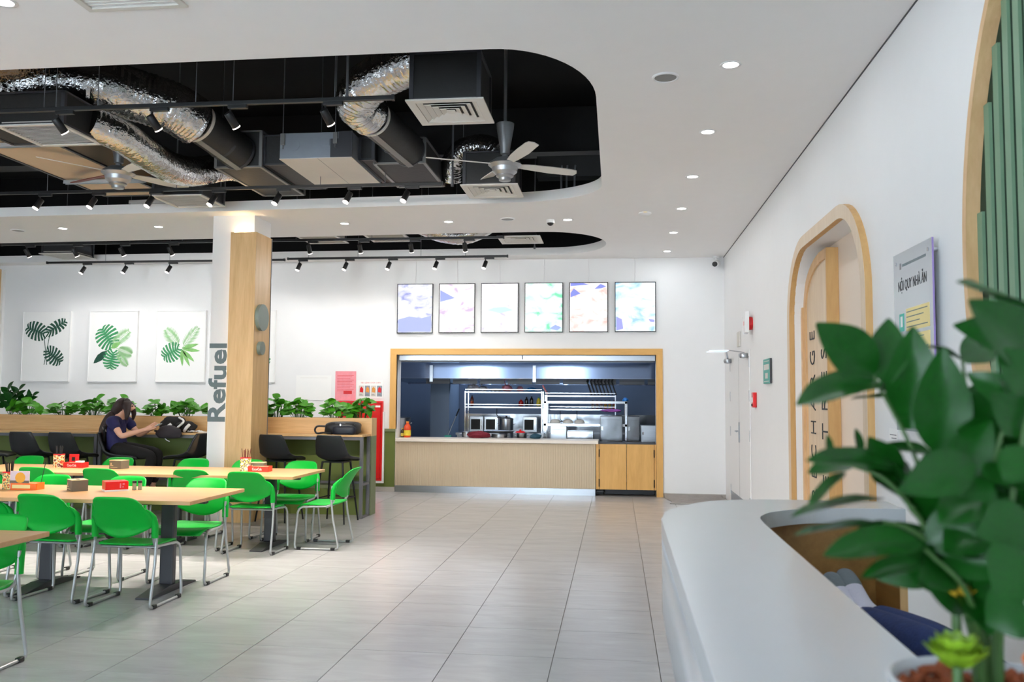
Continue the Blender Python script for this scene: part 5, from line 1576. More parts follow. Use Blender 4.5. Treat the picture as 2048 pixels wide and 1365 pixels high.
def picture_cup_mat(name, cols):
    m, nt, b = newmat(name)
    N, L = nt.nodes, nt.links
    tc = N.new('ShaderNodeTexCoord')
    nz = N.new('ShaderNodeTexNoise')
    nz.inputs['Scale'].default_value = 26
    nz.inputs['Detail'].default_value = 2
    L.new(tc.outputs['Object'], nz.inputs['Vector'])
    rp = N.new('ShaderNodeValToRGB')
    rp.color_ramp.interpolation = 'CONSTANT'
    e = rp.color_ramp.elements
    e[0].position, e[0].color = 0, (*lin(cols[0]), 1)
    e[1].position, e[1].color = 0.42, (*lin(cols[1]), 1)
    for p, c in zip((0.5, 0.58), cols[2:]):
        n = e.new(p)
        n.color = (*lin(c), 1)
    L.new(nz.outputs[0], rp.inputs[0])
    L.new(rp.outputs[0], b.inputs['Base Color'])
    b.inputs['Roughness'].default_value = 0.35
    return m

def chop_cup(loc, rz, label, cols, n, seed, brown=False):
    t = thing('chopstick_holder', label, 'holder', loc, rz)
    m = picture_cup_mat('printed_cup_%d' % seed, cols)
    MB().plate([rrect(-0.045, 0.045, -0.04, 0.04, 0.01, 3), rrect(-0.04, 0.04, -0.035, 0.035, 0.008, 3)], lambda u, v, w: (u, v, w), 0.0, 0.135).build('printed_cup', m, t)
    MB().plate([rrect(-0.046, 0.046, -0.041, 0.041, 0.01, 3), rrect(-0.039, 0.039, -0.034, 0.034, 0.008, 3)], lambda u, v, w: (u, v, w), 0.13, 0.14).build('red_rim', M['red'], t)
    MB().box(-0.04, 0.04, -0.035, 0.035, 0.001, 0.006).build('floor', M['red'], t)
    rnd = random.Random(seed)
    for k in range(n):
        a, b = rnd.uniform(-0.028, 0.028), rnd.uniform(-0.024, 0.024)
        MB().tube([(a * 0.5, b * 0.5, 0.008), (a * 1.7, b * 1.7, 0.215 + rnd.uniform(-0.01, 0.015))], [0.0026, 0.0036], 6).build('chopstick', M['blackp'] if not brown else M['oak_red'], t, smooth=40)
    return t
def napkin_tray(loc, rz, label, m, flag=None, lettering=None):
    t = thing('napkin_tray', label, 'tray', loc, rz)
    MB().plate([rrect(-0.11, 0.11, -0.06, 0.06, 0.012, 3), rrect(-0.105, 0.105, -0.055, 0.055, 0.01, 3)], lambda u, v, w: (u, v, w), 0.0, 0.055).build('wall', m, t)
    MB().box(-0.105, 0.105, -0.055, 0.055, 0.001, 0.01).build('floor', m, t)
    MB().box(-0.09, 0.09, -0.045, 0.045, 0.01, 0.05).build('napkins', M['kraft'], t)
    if lettering:
        text('lettering', lettering, M['paper'], t, lambda u, v, d: (-0.06 + u, -0.0605 - d, 0.014 + v), 0.10, 0.026, 0.0006, off=0.015)
    if flag:
        MB().box(-0.105, 0.0, 0.045, 0.055, 0.01, 0.135).build('back_board', flag, t)
    return t
chop_cup((-5.84, 8.62, TZ), 0.1, 'printed chopstick holder with black chopsticks on the far table left', [(200, 60, 40), (236, 206, 120), (240, 232, 200), (120, 40, 30)], 12, 3)
tr1 = napkin_tray((-5.66, 8.64, TZ), 0.03, 'red napkin tray beside the chopstick holder on far table left', M['red'], M['red'], 'Coca-Cola')
MB().box(-0.075, -0.04, 0.0435, 0.045, 0.065, 0.105).build('print_motif', M['black'], tr1)
t = thing('sauce_sachets', 'small white sachets lying in the red napkin tray', 'sachet', (-5.62, 8.64, TZ + 0.05))
MB().box(-0.03, 0.04, -0.03, 0.03, 0, 0.02).build('packet', M['paper'], t, bev=0.004)
chop_cup((-3.755, 8.56, TZ), 0.0, 'printed holder with brown black chopsticks near the column', [(232, 232, 220), (120, 110, 90), (240, 220, 110), (240, 240, 236)], 9, 5, True)
napkin_tray((-3.60, 8.56, TZ), 0.02, 'red napkin tray with white lettering near the column', mat('bright_red_card', (232, 52, 28), 0.4), None, 'Coca-Cola')
chop_cup((-4.86, 6.56, TZ), 0.0, 'chopstick holder cut by left photo edge on the middle table', [(240, 180, 90), (120, 110, 90), (232, 220, 140), (200, 80, 30)], 14, 9)
M['orange_card'] = mat('orange_card', (240, 110, 24), 0.4, var=0.1)
t = napkin_tray((-4.70, 6.55, TZ), 0.05, 'orange napkin tray with picture board at the left edge', M['orange_card'])
M['sky_print'] = mat('photo_card', (206, 190, 200), 0.5, var=0.05)
MB().box(-0.115, 0.045, -0.052, -0.046, 0.01, 0.15).build('picture_board', M['sky_print'], t)
MB().prism([(0.042 * math.cos(q * PI / 12), 0.042 * math.sin(q * PI / 12)) for q in range(24)], lambda u, v, w: (-0.03 + u, w, 0.098 + v), -0.0535, -0.052).build('orange_picture', mat('orange_fruit_print', (226, 160, 40), 0.5, var=0.1), t)
MB().box(-0.114, 0.044, -0.053, -0.0521, 0.052, 0.075).build('hill_print', M['taupe'], t)
MB().box(-0.09, 0.06, -0.0612, -0.0605, 0.014, 0.042).build('pale_print', M['yellow_print'], t)
t = thing('loose_chopstick', 'single dark chopstick leaning against orange tray board', 'chopstick', (-4.62, 6.60, TZ + 0.05), 0)
MB().tube([(0, 0, 0.0), (0.025, 0.0, 0.12), (0.034, 0.0, 0.17)], [0.0026, 0.003, 0.0034], 6).build('stick', M['blackp'], t)
t = thing('dark_spot_disc', 'tiny dark disc on the front edge of far table', 'litter', (-5.06, 8.06, TZ))  # known only as a dark spot, modelled as a small disc
MB().lathe([(0.011, 0), (0.012, 0.003), (0.010, 0.008), (0.0005, 0.009)], seg=14).build('shell', M['ink'], t, smooth=40)
MB().lathe([(0.006, 0.0085), (0.006, 0.0095), (0.0005, 0.0096)], seg=10).build('crest', M['midgrey'], t)

# ------------------------------------------------------------------ right wall: niche panel, signs, door, oval
pn = thing('niche_panel', 'pale oak arch panel with carved words inside the niche', 'panel', (0, 0, 0))
_r0 = 0.75
prof = [(7.48, 0.0), (7.48, 2.775), (7.72, 2.775)] + [(8.395 - _r0 + _r0 * math.sin(t), 2.36 + 0.415 * math.cos(t)) for t in [PI / 2 * k / 12 for k in range(1, 13)]] + [(8.395, 0.0)]
MB().prism(prof, lambda u, v, w: (w, u, v), 1.752, 1.836).build('board', M['pale_oak'], pn)
inner = [(u + (0.03 if u < 7.5 else -0.07 if u > 8.3 else -0.02), v - (0.10 if v > 2.3 else 0)) for u, v in prof]
rim_o = prof
rim_i = [(7.50, 0.0), (7.50, 2.69), (7.70, 2.69)] + [(8.30 - 0.68 + 0.68 * math.sin(t), 2.34 + 0.35 * math.cos(t)) for t in [PI / 2 * k / 12 for k in range(1, 13)]] + [(8.30, 0.0)]
MB().plate([rim_o + rim_i[::-1]], lambda u, v, w: (w, u, v), 1.736, 1.754).build('rim', M['rim_oak'], pn)
MB().box(1.715, 1.76, 8.33, 8.395, 0.0, 2.36).build('side_strip', M['rim_oak'], pn)
MB().box(1.736, 1.836, 7.468, 7.482, 0.0, 2.775).build('edge_board', M['arch_oak'], pn)
text('lettering', 'RECHARGE', M['ink'], pn, lambda u, v, d: (1.7515 - d, 8.00 + v, 0.62 + u), 1.50, 0.18, 0.006, off=-0.022, spacing=1.6)
text('lettering', 'DESTRESS', M['ink'], pn, lambda u, v, d: (1.7515 - d, 7.56 + v, 0.50 + u), 1.64, 0.19, 0.006, off=-0.022, spacing=1.6)
for k in range(0):
    pass

sg = thing('rules_sign', 'white canteen rules board with green numbers and yellow panels', 'sign', (WX, 4.665, 1.33))
MB().box(-0.045, -0.037, 0, 0.625, 0, 1.01).build('board', M['white_gloss'], sg)
MB().box(-0.0455, -0.0365, -0.003, 0.0, 0, 1.01).build('board_edge', mat('lilac_edge', (150, 130, 190), 0.3), sg)
for y in (0.05, 0.575):
    for z in (0.06, 0.955):
        MB().tube([(-0.05, y, z), (0.002, y, z)], 0.011, 14).build('standoff', M['chrome'], sg, smooth=40)
fy = lambda y0, z0: (lambda u, v, d: (-0.0452 - d, y0 - u, z0 + v))
text('title', 'NỘI QUY NHÀ ĂN', M['ink'], sg, fy(0.545, 0.775), 0.46, 0.092, 0.0008, off=0.012)
mb = MB()
for k in range(22):
    y = 0.47 - 0.0175 * k
    mb.box(-0.0458, -0.045, y - 0.012, y, 0.925, 0.940)
tag(mb.build('small_heading', M['grey_letter'], sg), kind='stuff')
MB().box(-0.046, -0.045, 0.49, 0.515, 0.915, 0.95).build('emblem', M['midgrey'], sg)
for k, (z0, z1) in enumerate(((0.555, 0.68), (0.435, 0.535), (0.27, 0.415), (0.14, 0.25), (0.03, 0.12))):
    p = MB().box(-0.0462, -0.045, 0.05, 0.42, z0, z1).build('rule_panel', M['yellow_print'], sg)
    mb = MB()
    for q in range(int((z1 - z0) / 0.028)):
        mb.box(-0.0468, -0.0462, 0.08 + 0.06 * ((q * 7 + k) % 3), 0.41, z1 - 0.022 - 0.028 * q, z1 - 0.017 - 0.028 * q)
    tag(mb.build('rule_lines', M['grey_letter'], p), kind='stuff')
    b = MB().box(-0.0462, -0.045, 0.455, 0.535, z0 + 0.005, z1 - 0.02).build('number_block', M['teal'], sg)
    text('number', str(k + 1), M['paper'], b, fy(0.515, z0 + 0.03), 0.036, min(0.06, (z1 - z0) * 0.55), 0.0016)

# oval slatted panel
ov = thing('slat_panel', 'tall oval wall panel of green slats with an oak rim', 'wall panel', (WX, 3.09, 2.17))
A_, B_ = 1.10, 1.50
el = lambda a, b, n=72: [(a * math.cos(2 * PI * k / n), b * math.sin(2 * PI * k / n)) for k in range(n)]
yz = lambda u, v, w: (w, u, v)
MB().plate([el(A_, B_), el(A_ - 0.04, B_ - 0.04)], yz, -0.075, -0.002).build('oak_rim', M['rim_oak'], ov, smooth=40)
MB().prism(el(A_ - 0.03, B_ - 0.03), yz, -0.012, -0.002).build('backing', M['green_gap'], ov)
y = -1.04
while y < 1.03:
    y2 = y + 0.052
    m = max(abs(y), abs(y2))
    zc = (B_ - 0.045) * math.sqrt(max(0, 1 - (m / (A_ - 0.04)) ** 2))
    if zc > 0.05:
        MB().box(-0.026, -0.012, y, y2, -zc, zc).build('slat', M['green_slat'], ov)
    y += 0.102

# double door near the far corner
dr = thing('double_door', 'flush white double door near the far corner, with steel closers', 'door', (WX, 11.13, 0))
for k, (a, b) in enumerate(((0.0, 0.955), (0.962, 1.87))):
    lf = MB().box(-0.012, -0.002, a, b, 0.005, 2.13).build('leaf', M['wall'], dr)
    hy = a + 0.02 if k == 0 else b - 0.02
    for z in (0.22, 1.05, 1.55, 1.98):
        MB().box(-0.020, -0.010, hy - 0.018, hy + 0.018, z - 0.07, z + 0.07).build('hinge', M['chrome'], lf)
    MB().box(-0.014, -0.0115, a + 0.02, b - 0.02, 0.01, 0.20).build('kick_plate', M['ac_blue'], lf)
    c = MB().lathe([(0.0005, -0.04), (0.05, -0.03), (0.06, 0.0), (0.05, 0.03), (0.0005, 0.035)], (-0.06, hy + (0.12 if k == 0 else -0.12), 2.06), 16).build('closer', M['steel'], lf, smooth=40)
    p = Vector((-0.06, hy + (0.12 if k == 0 else -0.12), 2.10))
    q = p + Vector((-0.10, 0.60 if k == 0 else -0.66, 0.06))
    MB().bar(p, q, 0.022, 0.012).bar(q, q + Vector((-0.26, 0.05, 0.0)), 0.022, 0.012).build('closer_arm', M['steel'], c)
MB().box(-0.013, -0.001, 0.955, 0.962, 0.0, 2.13).build('centre_gap', M['darkgrey'], dr)
MB().box(-0.028, -0.012, 0.90, 0.94, 0.93, 1.20).build('handle_plate', M['steel'], dr)
MB().tube([(-0.03, 0.92, 1.08), (-0.07, 0.92, 1.08), (-0.07, 0.80, 1.08)], 0.010, 10).build('lever', M['steel'], dr, smooth=50)
t = thing('exit_placard', 'small pale placard above the centre of the double door', 'sign', (WX, 12.06, 2.22))
MB().box(-0.02, -0.004, -0.12, 0.12, 0, 0.20).build('plate', M['grille'], t)
MB().box(-0.0215, -0.02, -0.07, 0.07, 0.04, 0.12).build('print', M['grille'], t)
t = thing('fire_alarm_sounder', 'red and white alarm sounder high on right wall', 'alarm', (WX, 10.95, 2.44))
MB().lathe([(0.08, 0.0), (0.085, 0.03), (0.06, 0.075), (0.03, 0.10), (0.0005, 0.10)], seg=20).build('horn', M['red'], t, smooth=40).rotation_euler = (0, -PI / 2, 0)
MB().box(-0.05, -0.002, -0.12, 0.12, -0.12, 0.14).build('base', M['white'], t, bev=0.006)
t.children[0].location = (-0.05, 0, 0)
MB().box(-0.11, -0.05, 0.03, 0.05, -0.13, 0.08).build('stripe', M['white'], t)
t = thing('fire_call_point', 'small red fire call point box on right wall', 'alarm', (WX, 10.70, 1.50))
MB().box(-0.045, -0.002, -0.06, 0.06, -0.09, 0.09).build('housing', M['red'], t, bev=0.006)
MB().box(-0.048, -0.045, -0.04, 0.04, -0.03, 0.03).build('window', M['white'], t)
MB().tube([(-0.046, 0.0, -0.06), (-0.056, 0, -0.06)], 0.014, 12).build('button', M['black'], t)
t = thing('room_sign', 'teal green sign plate with white print on right wall', 'sign', (WX, 9.60, 1.68))
MB().box(-0.024, -0.003, 0, 0.42, 0, 0.27).build('plate', M['teal_sign'], t)
MB().box(-0.0242, -0.0028, -0.004, 0.0, 0, 0.27).build('dark_edge', M['darkgrey'], t)
MB().box(-0.0255, -0.024, 0.05, 0.37, 0.15, 0.21).build('print_block', M['grille'], t)
MB().box(-0.0255, -0.024, 0.13, 0.30, 0.055, 0.115).build('print_block', M['grille'], t)
MB().box(-0.0255, -0.024, 0.05, 0.37, 0.02, 0.028).box(-0.0255, -0.024, 0.05, 0.37, 0.24, 0.248).build('print_line', M['grille'], t)
t = thing('wall_label', 'small pale printed label on right wall near the plant top', 'sign', (WX, 5.42, 1.24))
MB().box(-0.004, -0.001, 0, 0.16, 0, 0.09).build('sheet', M['paper'], t)
MB().box(-0.0048, -0.004, 0.02, 0.14, 0.05, 0.055).box(-0.0048, -0.004, 0.02, 0.11, 0.03, 0.035).build('print_line', M['midgrey'], t)
t = thing('wall_trunking', 'short grey metal trunking low on the right wall', 'trunking', (WX, 5.44, 0.30))
MB().box(-0.05, -0.002, 0, 0.10, 0, 0.42).build('cover', M['zinc'], t, bev=0.004)
MB().box(-0.052, -0.05, 0.045, 0.055, 0.0, 0.42).build('seam', M['midgrey'], t)
# mat by the far corner
t = thing('folded_mat', 'grey rumpled floor mat by the far corner door', 'mat', (1.18, 13.2, 0.002))
mb = MB()
mb.grid(lambda u, v: (-0.42 + 0.86 * u + 0.04 * math.sin(v * 5), -0.35 + 0.8 * v, 0.004 + 0.05 * max(0, mnoise.noise(Vector((u * 3, v * 2.5, 1)))) + 0.05 * math.exp(-((v - 0.9) / 0.12) ** 2)), 24, 16)
mb.build('fabric', mat('grey_mat', (150, 144, 140), 0.9, var=0.12, scale=12), t, smooth=60, solid=0.008)
MB().tube([(-0.42, -0.35, 0.006), (0.44, -0.35, 0.006)], 0.006, 6).build('hem', M['base'], t)

# ------------------------------------------------------------------ reception counter
rc = thing('reception_counter', 'curved white reception counter in the right foreground', 'counter', (0, 0, 0))
outer = [(0.136, 0.10), (0.136, 1.3), (0.140, 2.0), (0.146, 2.87), (0.153, 2.99), (0.172, 3.137), (0.211, 3.25), (0.284, 3.395), (0.382, 3.51), (0.525, 3.578), (0.70, 3.60), (1.05, 3.60)]
inn = [(0.459, 0.10), (0.459, 1.36), (0.463, 2.1), (0.468, 2.74), (0.472, 2.95), (0.482, 3.05), (0.505, 3.12), (0.535, 3.18), (0.585, 3.237), (0.66, 3.30), (0.77, 3.342), (1.05, 3.37)]
def smooth2(P, n=5):
    return [(p.x, p.y) for p in spline([(a, b, 0) for a, b in P], n)]
so, si = smooth2(outer), smooth2(inn)
MB().prism(so + si[::-1], lambda u, v, w: (u, v, w), 1.045, 1.10).build('top', M['white_gloss'], rc, bev=0.003)
def band(P, z0, z1, m, name, off=0.0):
    mb = MB()
    n = len(P)
    vs = [(u + off, v, z) for z in (z0, z1) for u, v in P]
    mb.add(vs, [(i, i + 1, n + i + 1, n + i) for i in range(n - 1)])
    return mb.build(name, m, rc, smooth=40, solid=0.018)
band([(u + 0.010, v - 0.010 * min(1, max(0, (u - 0.2) / 0.3))) for u, v in so], 0.80, 1.046, M['white_gloss'], 'outer_apron')
MB().prism([(u + 0.012, v) for u, v in so if v < 3.2] + [(0.45, 3.15), (0.45, 0.10)], lambda u, v, w: (u, v, w), 0.80, 0.815).build('soffit', M['wall'], rc)
MB().box(0.40, 0.445, 0.10, 3.3, 0.0, 0.80).build('support_panel', M['wall'], rc)
MB().box(0.45, 0.975, 3.37, 3.40, 0.30, 1.046).build('inner_panel', M['desk_wood'], rc)
MB().box(0.94, 0.96, 3.09, 3.37, 0.30, 1.046).build('end_panel', M['desk_wood'], rc)
MB().box(0.938, 0.962, 3.083, 3.09, 0.30, 1.046).build('edge_band', M['oak'], rc)
MB().box(0.445, 0.985, 0.9, 3.37, 0.70, 0.722).build('work_desk', M['oak'], rc, bev=0.002)
MB().box(0.455, 0.98, 0.92, 0.95, 0.0, 0.70).box(0.90, 0.96, 3.1, 3.36, 0, 0.70).build('desk_support', M['desk_wood'], rc)

# ------------------------------------------------------------------ person resting feet on the desk behind the counter
oc = thing('office_chair', 'plain black chair under the person behind the counter', 'chair', (1.22, 2.10, 0), -2.6)
MB().grid(lambda u, v: ((u - 0.5) * 0.46, (v - 0.5) * 0.44, 0.45 - 0.02 * math.sin(PI * u) * math.sin(PI * v)), 8, 8).build('seat', M['black_leather'], oc, smooth=60, solid=0.05)
MB().grid(lambda u, v: ((u - 0.5) * 0.42, 0.24 + 0.10 * v - 0.04 * math.sin(PI * u), 0.55 + 0.42 * v), 8, 8).build('backrest', M['black_leather'], oc, smooth=60, solid=0.03)
MB().tube([(0, 0, 0.08), (0, 0, 0.43)], 0.03, 14).build('post', M['black_metal'], oc)
for k in range(5):
    a = 2 * PI * k / 5
    MB().tube([(0, 0, 0.10), (0.25 * math.cos(a), 0.25 * math.sin(a), 0.05), (0.28 * math.cos(a), 0.28 * math.sin(a), 0.0)], [0.02, 0.016, 0.02], 8).build('leg', M['black_metal'], oc)
MB().bar((0, 0.2, 0.45), (0, 0.27, 0.62), 0.05, 0.01).build('back_bracket', M['black_metal'], oc)
p2 = thing('person', 'person in blue jeans resting grey toed white socks on the desk', 'person', (0, 0, 0))
pel = (1.22, 2.12, 0.60)
bel, che, nek, hb, hc = (1.28, 2.04, 0.76), (1.34, 1.97, 0.95), (1.37, 1.94, 1.10), (1.37, 1.94, 1.17), (1.365, 1.95, 1.25)
hA, hB = (1.17, 2.08, 0.58), (1.22, 2.20, 0.58)
kA, kB = (0.850, 2.56, 0.815), (0.905, 2.66, 0.80)
aA, aB = (0.765, 3.06, 0.785), (0.815, 3.06, 0.79)
tA, tB = (0.735, 3.175, 0.885), (0.785, 3.19, 0.895)
sA, sB = (1.22, 1.86, 1.03), (1.42, 2.10, 1.03)
eA, eB = (1.05, 1.95, 0.82), (1.36, 2.32, 0.82)
wA, wB = (1.12, 2.16, 0.72), (1.20, 2.28, 0.72)
b2 = [[(pel, 0.13, 0.11), (bel, 0.12, 0.1), (che, 0.14, 0.1), (nek, 0.052), (hb, 0.054), (hc, 0.088, 0.1), ((1.36, 1.955, 1.33), 0.06)],
      [(hc, 0.088, 0.1), ((1.315, 2.03, 1.255), 0.02), ((1.305, 2.045, 1.245), 0.010)],
      [(pel, 0.13, 0.11), (hA, 0.09), (lerp(hA, kA, 0.5), 0.078), (kA, 0.056), (lerp(kA, aA, 0.4), 0.052), (aA, 0.028), (lerp(aA, tA, 0.5), 0.024, 0.02), (tA, 0.02, 0.015)],
      [(pel, 0.13, 0.11), (hB, 0.09), (lerp(hB, kB, 0.5), 0.078), (kB, 0.056), (lerp(kB, aB, 0.4), 0.052), (aB, 0.028), (lerp(aB, tB, 0.5), 0.024, 0.02), (tB, 0.02, 0.015)],
      [(che, 0.14, 0.1), (sA, 0.06), (lerp(sA, eA, 0.5), 0.046), (eA, 0.038), (wA, 0.025)],
      [(che, 0.14, 0.1), (sB, 0.06), (lerp(sB, eB, 0.5), 0.046), (eB, 0.038), (wB, 0.025)]]
b2 += hand_chains(wA, (1.15, 2.20, 0.71), (0.5, 0.8, -0.1), (-0.6, 0.5, 0.3), (0.2, 0, -1), 1)
b2 += hand_chains(wB, (1.17, 2.25, 0.72), (-0.7, -0.5, 0.0), (-0.3, 0.6, 0.3), (0, 0, -1), 1)
link('body', skin_mesh('body', b2, M['skin']), p2)
jn = [[(pel, 0.145, 0.12), (bel, 0.13, 0.11)],
      [(pel, 0.145, 0.12), (hA, 0.1), (lerp(hA, kA, 0.5), 0.09), (kA, 0.068), (lerp(kA, aA, 0.45), 0.062), (lerp(kA, aA, 0.84), 0.052)],
      [(pel, 0.145, 0.12), (hB, 0.1), (lerp(hB, kB, 0.5), 0.09), (kB, 0.068), (lerp(kB, aB, 0.45), 0.062), (lerp(kB, aB, 0.84), 0.052)]]
link('jeans', skin_parts('jeans', jn, M['denim']), p2)
link('shirt', skin_parts('shirt', [[((1.23, 2.10, 0.62), 0.15, 0.125), (bel, 0.135, 0.115), (che, 0.155, 0.115), ((1.365, 1.945, 1.07), 0.08)], [(che, 0.155, 0.115), (sA, 0.075), (lerp(sA, eA, 0.6), 0.062)], [(che, 0.155, 0.115), (sB, 0.075), (lerp(sB, eB, 0.6), 0.062)]], M['ac_blue']), p2)
link('hair', skin_parts('hair', [[((1.372, 1.935, 1.27), 0.098, 0.108), ((1.375, 1.93, 1.33), 0.075, 0.08)]], M['hair']), p2)
for a, tt in ((aA, tA), (aB, tB)):
    k = kA if a is aA else kB
    link('white_sock', skin_mesh('white_sock', [[(lerp(k, a, 0.80), 0.046), (a, 0.042), (lerp(a, tt, 0.78), 0.041, 0.033)]], M['sock_w']), p2)
    link('grey_toe', skin_mesh('grey_toe', [[(lerp(a, tt, 0.40), 0.044, 0.038), (lerp(a, tt, 0.8), 0.043, 0.034), (lerp(a, tt, 1.12), 0.03, 0.022)]], M['sock_g']), p2)

# ------------------------------------------------------------------ potted plant in the foreground
def oval_leaf(name, m):
    mb = MB()
    def fn(u, v):
        q = 2 * u - 1
        w = 0.5 * math.sin(PI * (0.03 + 0.955 * v) ** 0.9) ** 0.78 * (1.06 - 0.3 * v ** 3)
        return (q * w, v, 0.16 * abs(q * w) - 0.10 * v * v + 0.02 * math.sin(3 * PI * v) * q)
    mb.grid(fn, 6, 12)
    return mb.mesh(name, m, 60)
LEAFZ = oval_leaf('leaf', M['leaf_dark'])
ZZ_LEAVES = [
    ((0.282, 1.0, 1.522), (0.218, 0.97, 1.575), 0.044, 0),
    ((0.285, 1.0, 1.514), (0.185, 0.92, 1.496), 0.021, 1),
    ((0.294, 1.0, 1.511), (0.308, 1.03, 1.589), 0.027, 0),
    ((0.317, 1.02, 1.495), (0.256, 1.0, 1.499), 0.008, 2),
    ((0.319, 1.0, 1.461), (0.325, 1.0, 1.575), 0.045, 0),
    ((0.334, 0.96, 1.439), (0.331, 0.93, 1.545), 0.046, 0),
    ((0.393, 1.05, 1.539), (0.348, 1.05, 1.562), 0.011, 2),
    ((0.417, 1.1, 1.542), (0.456, 1.12, 1.568), 0.019, 0),
    ((0.412, 1.05, 1.503), (0.44, 1.05, 1.532), 0.012, 2),
    ((0.414, 0.92, 1.574), (0.324, 0.86, 1.612), 0.030, 1),
    ((0.399, 0.88, 1.528), (0.321, 0.82, 1.582), 0.036, 0),
    ((0.338, 1.02, 1.463), (0.3, 1.0, 1.478), 0.014, 2),
    ((0.286, 0.95, 1.424), (0.191, 0.9, 1.439), 0.035, 1),
    ((0.339, 1.0, 1.437), (0.287, 1.0, 1.445), 0.021, 1),
    ((0.344, 0.9, 1.433), (0.266, 0.86, 1.41), 0.035, 0),
    ((0.244, 0.98, 1.415), (0.199, 0.96, 1.381), 0.020, 2),
    ((0.273, 0.95, 1.39), (0.171, 0.9, 1.385), 0.023, 2),
    ((0.267, 0.93, 1.367), (0.174, 0.9, 1.366), 0.021, 2),
    ((0.286, 0.88, 1.358), (0.191, 0.84, 1.356), 0.036, 1),
    ((0.294, 0.9, 1.336), (0.233, 0.88, 1.327), 0.022, 1),
    ((0.335, 0.95, 1.312), (0.305, 0.95, 1.304), 0.017, 2),
    ((0.266, 1.0, 1.436), (0.262, 1.0, 1.462), 0.010, 1),
    ((0.229, 0.98, 1.433), (0.227, 0.98, 1.456), 0.008, 1),
    ((0.335, 0.93, 1.411), (0.375, 0.93, 1.474), 0.032, 0),
    ((0.358, 0.82, 1.355), (0.322, 0.8, 1.33), 0.046, 0),
    ((0.35, 0.9, 1.397), (0.305, 0.88, 1.38), 0.036, 1),
    ((0.39, 0.95, 1.453), (0.344, 0.93, 1.464), 0.032, 0),
    ((0.404, 0.97, 1.494), (0.371, 0.95, 1.453), 0.039, 0),
    ((0.39, 0.9, 1.417), (0.347, 0.88, 1.423), 0.041, 1),
    ((0.397, 0.9, 1.465), (0.358, 0.88, 1.499), 0.036, 0),
    ((0.312, 0.97, 1.383), (0.271, 0.95, 1.411), 0.028, 1),
    ((0.339, 0.95, 1.346), (0.283, 0.93, 1.338), 0.032, 1),
    ((0.366, 0.92, 1.366), (0.316, 0.9, 1.349), 0.042, 1),
    ((0.386, 0.88, 1.382), (0.333, 0.86, 1.37), 0.040, 0),
    ((0.352, 0.95, 1.311), (0.317, 0.93, 1.329), 0.032, 1),
    ((0.378, 0.93, 1.336), (0.339, 0.92, 1.317), 0.037, 1),
    ((0.385, 0.96, 1.29), (0.354, 0.95, 1.271), 0.033, 0),
    ((0.388, 0.9, 1.299), (0.353, 0.9, 1.279), 0.041, 0),
    ((0.368, 0.95, 1.347), (0.398, 0.95, 1.388), 0.038, 0),
    ((0.389, 0.86, 1.504), (0.347, 0.84, 1.539), 0.034, 0),
    ((0.344, 0.99, 1.382), (0.319, 0.98, 1.425), 0.034, 0),
    ((0.29, 0.95, 1.362), (0.235, 0.93, 1.354), 0.022, 1),
    ((0.332, 1.0, 1.407), (0.362, 1.0, 1.445), 0.026, 0),
    ((0.383, 0.86, 1.448), (0.352, 0.85, 1.421), 0.034, 1),
    ((0.336, 0.9, 1.392), (0.361, 0.9, 1.417), 0.031, 0),
]
ZZ_STEMS = [
    [ (0.368, 0.97, 1.241), (0.356, 0.98, 1.295), (0.338, 0.99, 1.366), (0.32, 1.0, 1.439), (0.282, 1.0, 1.517) ],
    [ (0.369, 0.96, 1.244), (0.338, 0.95, 1.316), (0.31, 0.95, 1.371), (0.276, 0.95, 1.411), (0.244, 0.96, 1.425) ],
    [ (0.367, 0.95, 1.247), (0.341, 0.92, 1.307), (0.298, 0.9, 1.348) ],
    [ (0.383, 0.96, 1.245), (0.379, 0.95, 1.317), (0.374, 0.95, 1.392), (0.369, 0.97, 1.468), (0.393, 1.05, 1.539) ],
    [ (0.384, 0.95, 1.248), (0.379, 0.92, 1.323), (0.382, 0.9, 1.417), (0.397, 0.88, 1.523) ],
    [ (0.38, 0.97, 1.242), (0.367, 0.95, 1.312), (0.359, 0.92, 1.386), (0.382, 0.93, 1.454), (0.409, 0.92, 1.554) ],
    [ (0.374, 0.96, 1.244), (0.335, 0.94, 1.327), (0.294, 0.93, 1.363), (0.267, 0.93, 1.37) ],
]

zz = thing('potted_plant', 'large glossy green plant in white pot on the counter, out of focus', 'plant', (0.372, 0.95, 1.10))
org = Vector((0.372, 0.95, 1.10))
MB().lathe([(0.055, 0.0), (0.07, 0.004), (0.086, 0.05), (0.093, 0.100), (0.095, 0.108), (0.090, 0.110), (0.085, 0.104), (0.082, 0.085)], seg=48, caps=False).build('pot', M['white_gloss'], zz, smooth=50)
MB().lathe([(0.0005, 0.004), (0.055, 0.0)], seg=24, caps=False).build('pot_base', M['white_gloss'], zz)
M['chips'] = mat('bark_chips', (146, 74, 40), 0.85, var=0.5, scale=60, bump=0.6, bscale=80)
mb = MB()
rnd = random.Random(4)
for k in range(180):
    a, r = rnd.uniform(0, 2 * PI), 0.078 * math.sqrt(rnd.random())
    mb.obox((r * math.cos(a), r * math.sin(a), 0.092 + rnd.uniform(0, 0.012)), (rnd.uniform(0.004, 0.010), rnd.uniform(0.003, 0.006), rnd.uniform(0.002, 0.004)), Euler((rnd.uniform(-0.7, 0.7), rnd.uniform(-0.7, 0.7), rnd.uniform(0, 6))).to_matrix())
mb.lathe([(0.0005, 0.09), (0.083, 0.09)], seg=24, caps=False)
tag(mb.build('bark_chips', M['chips'], zz), kind='stuff')
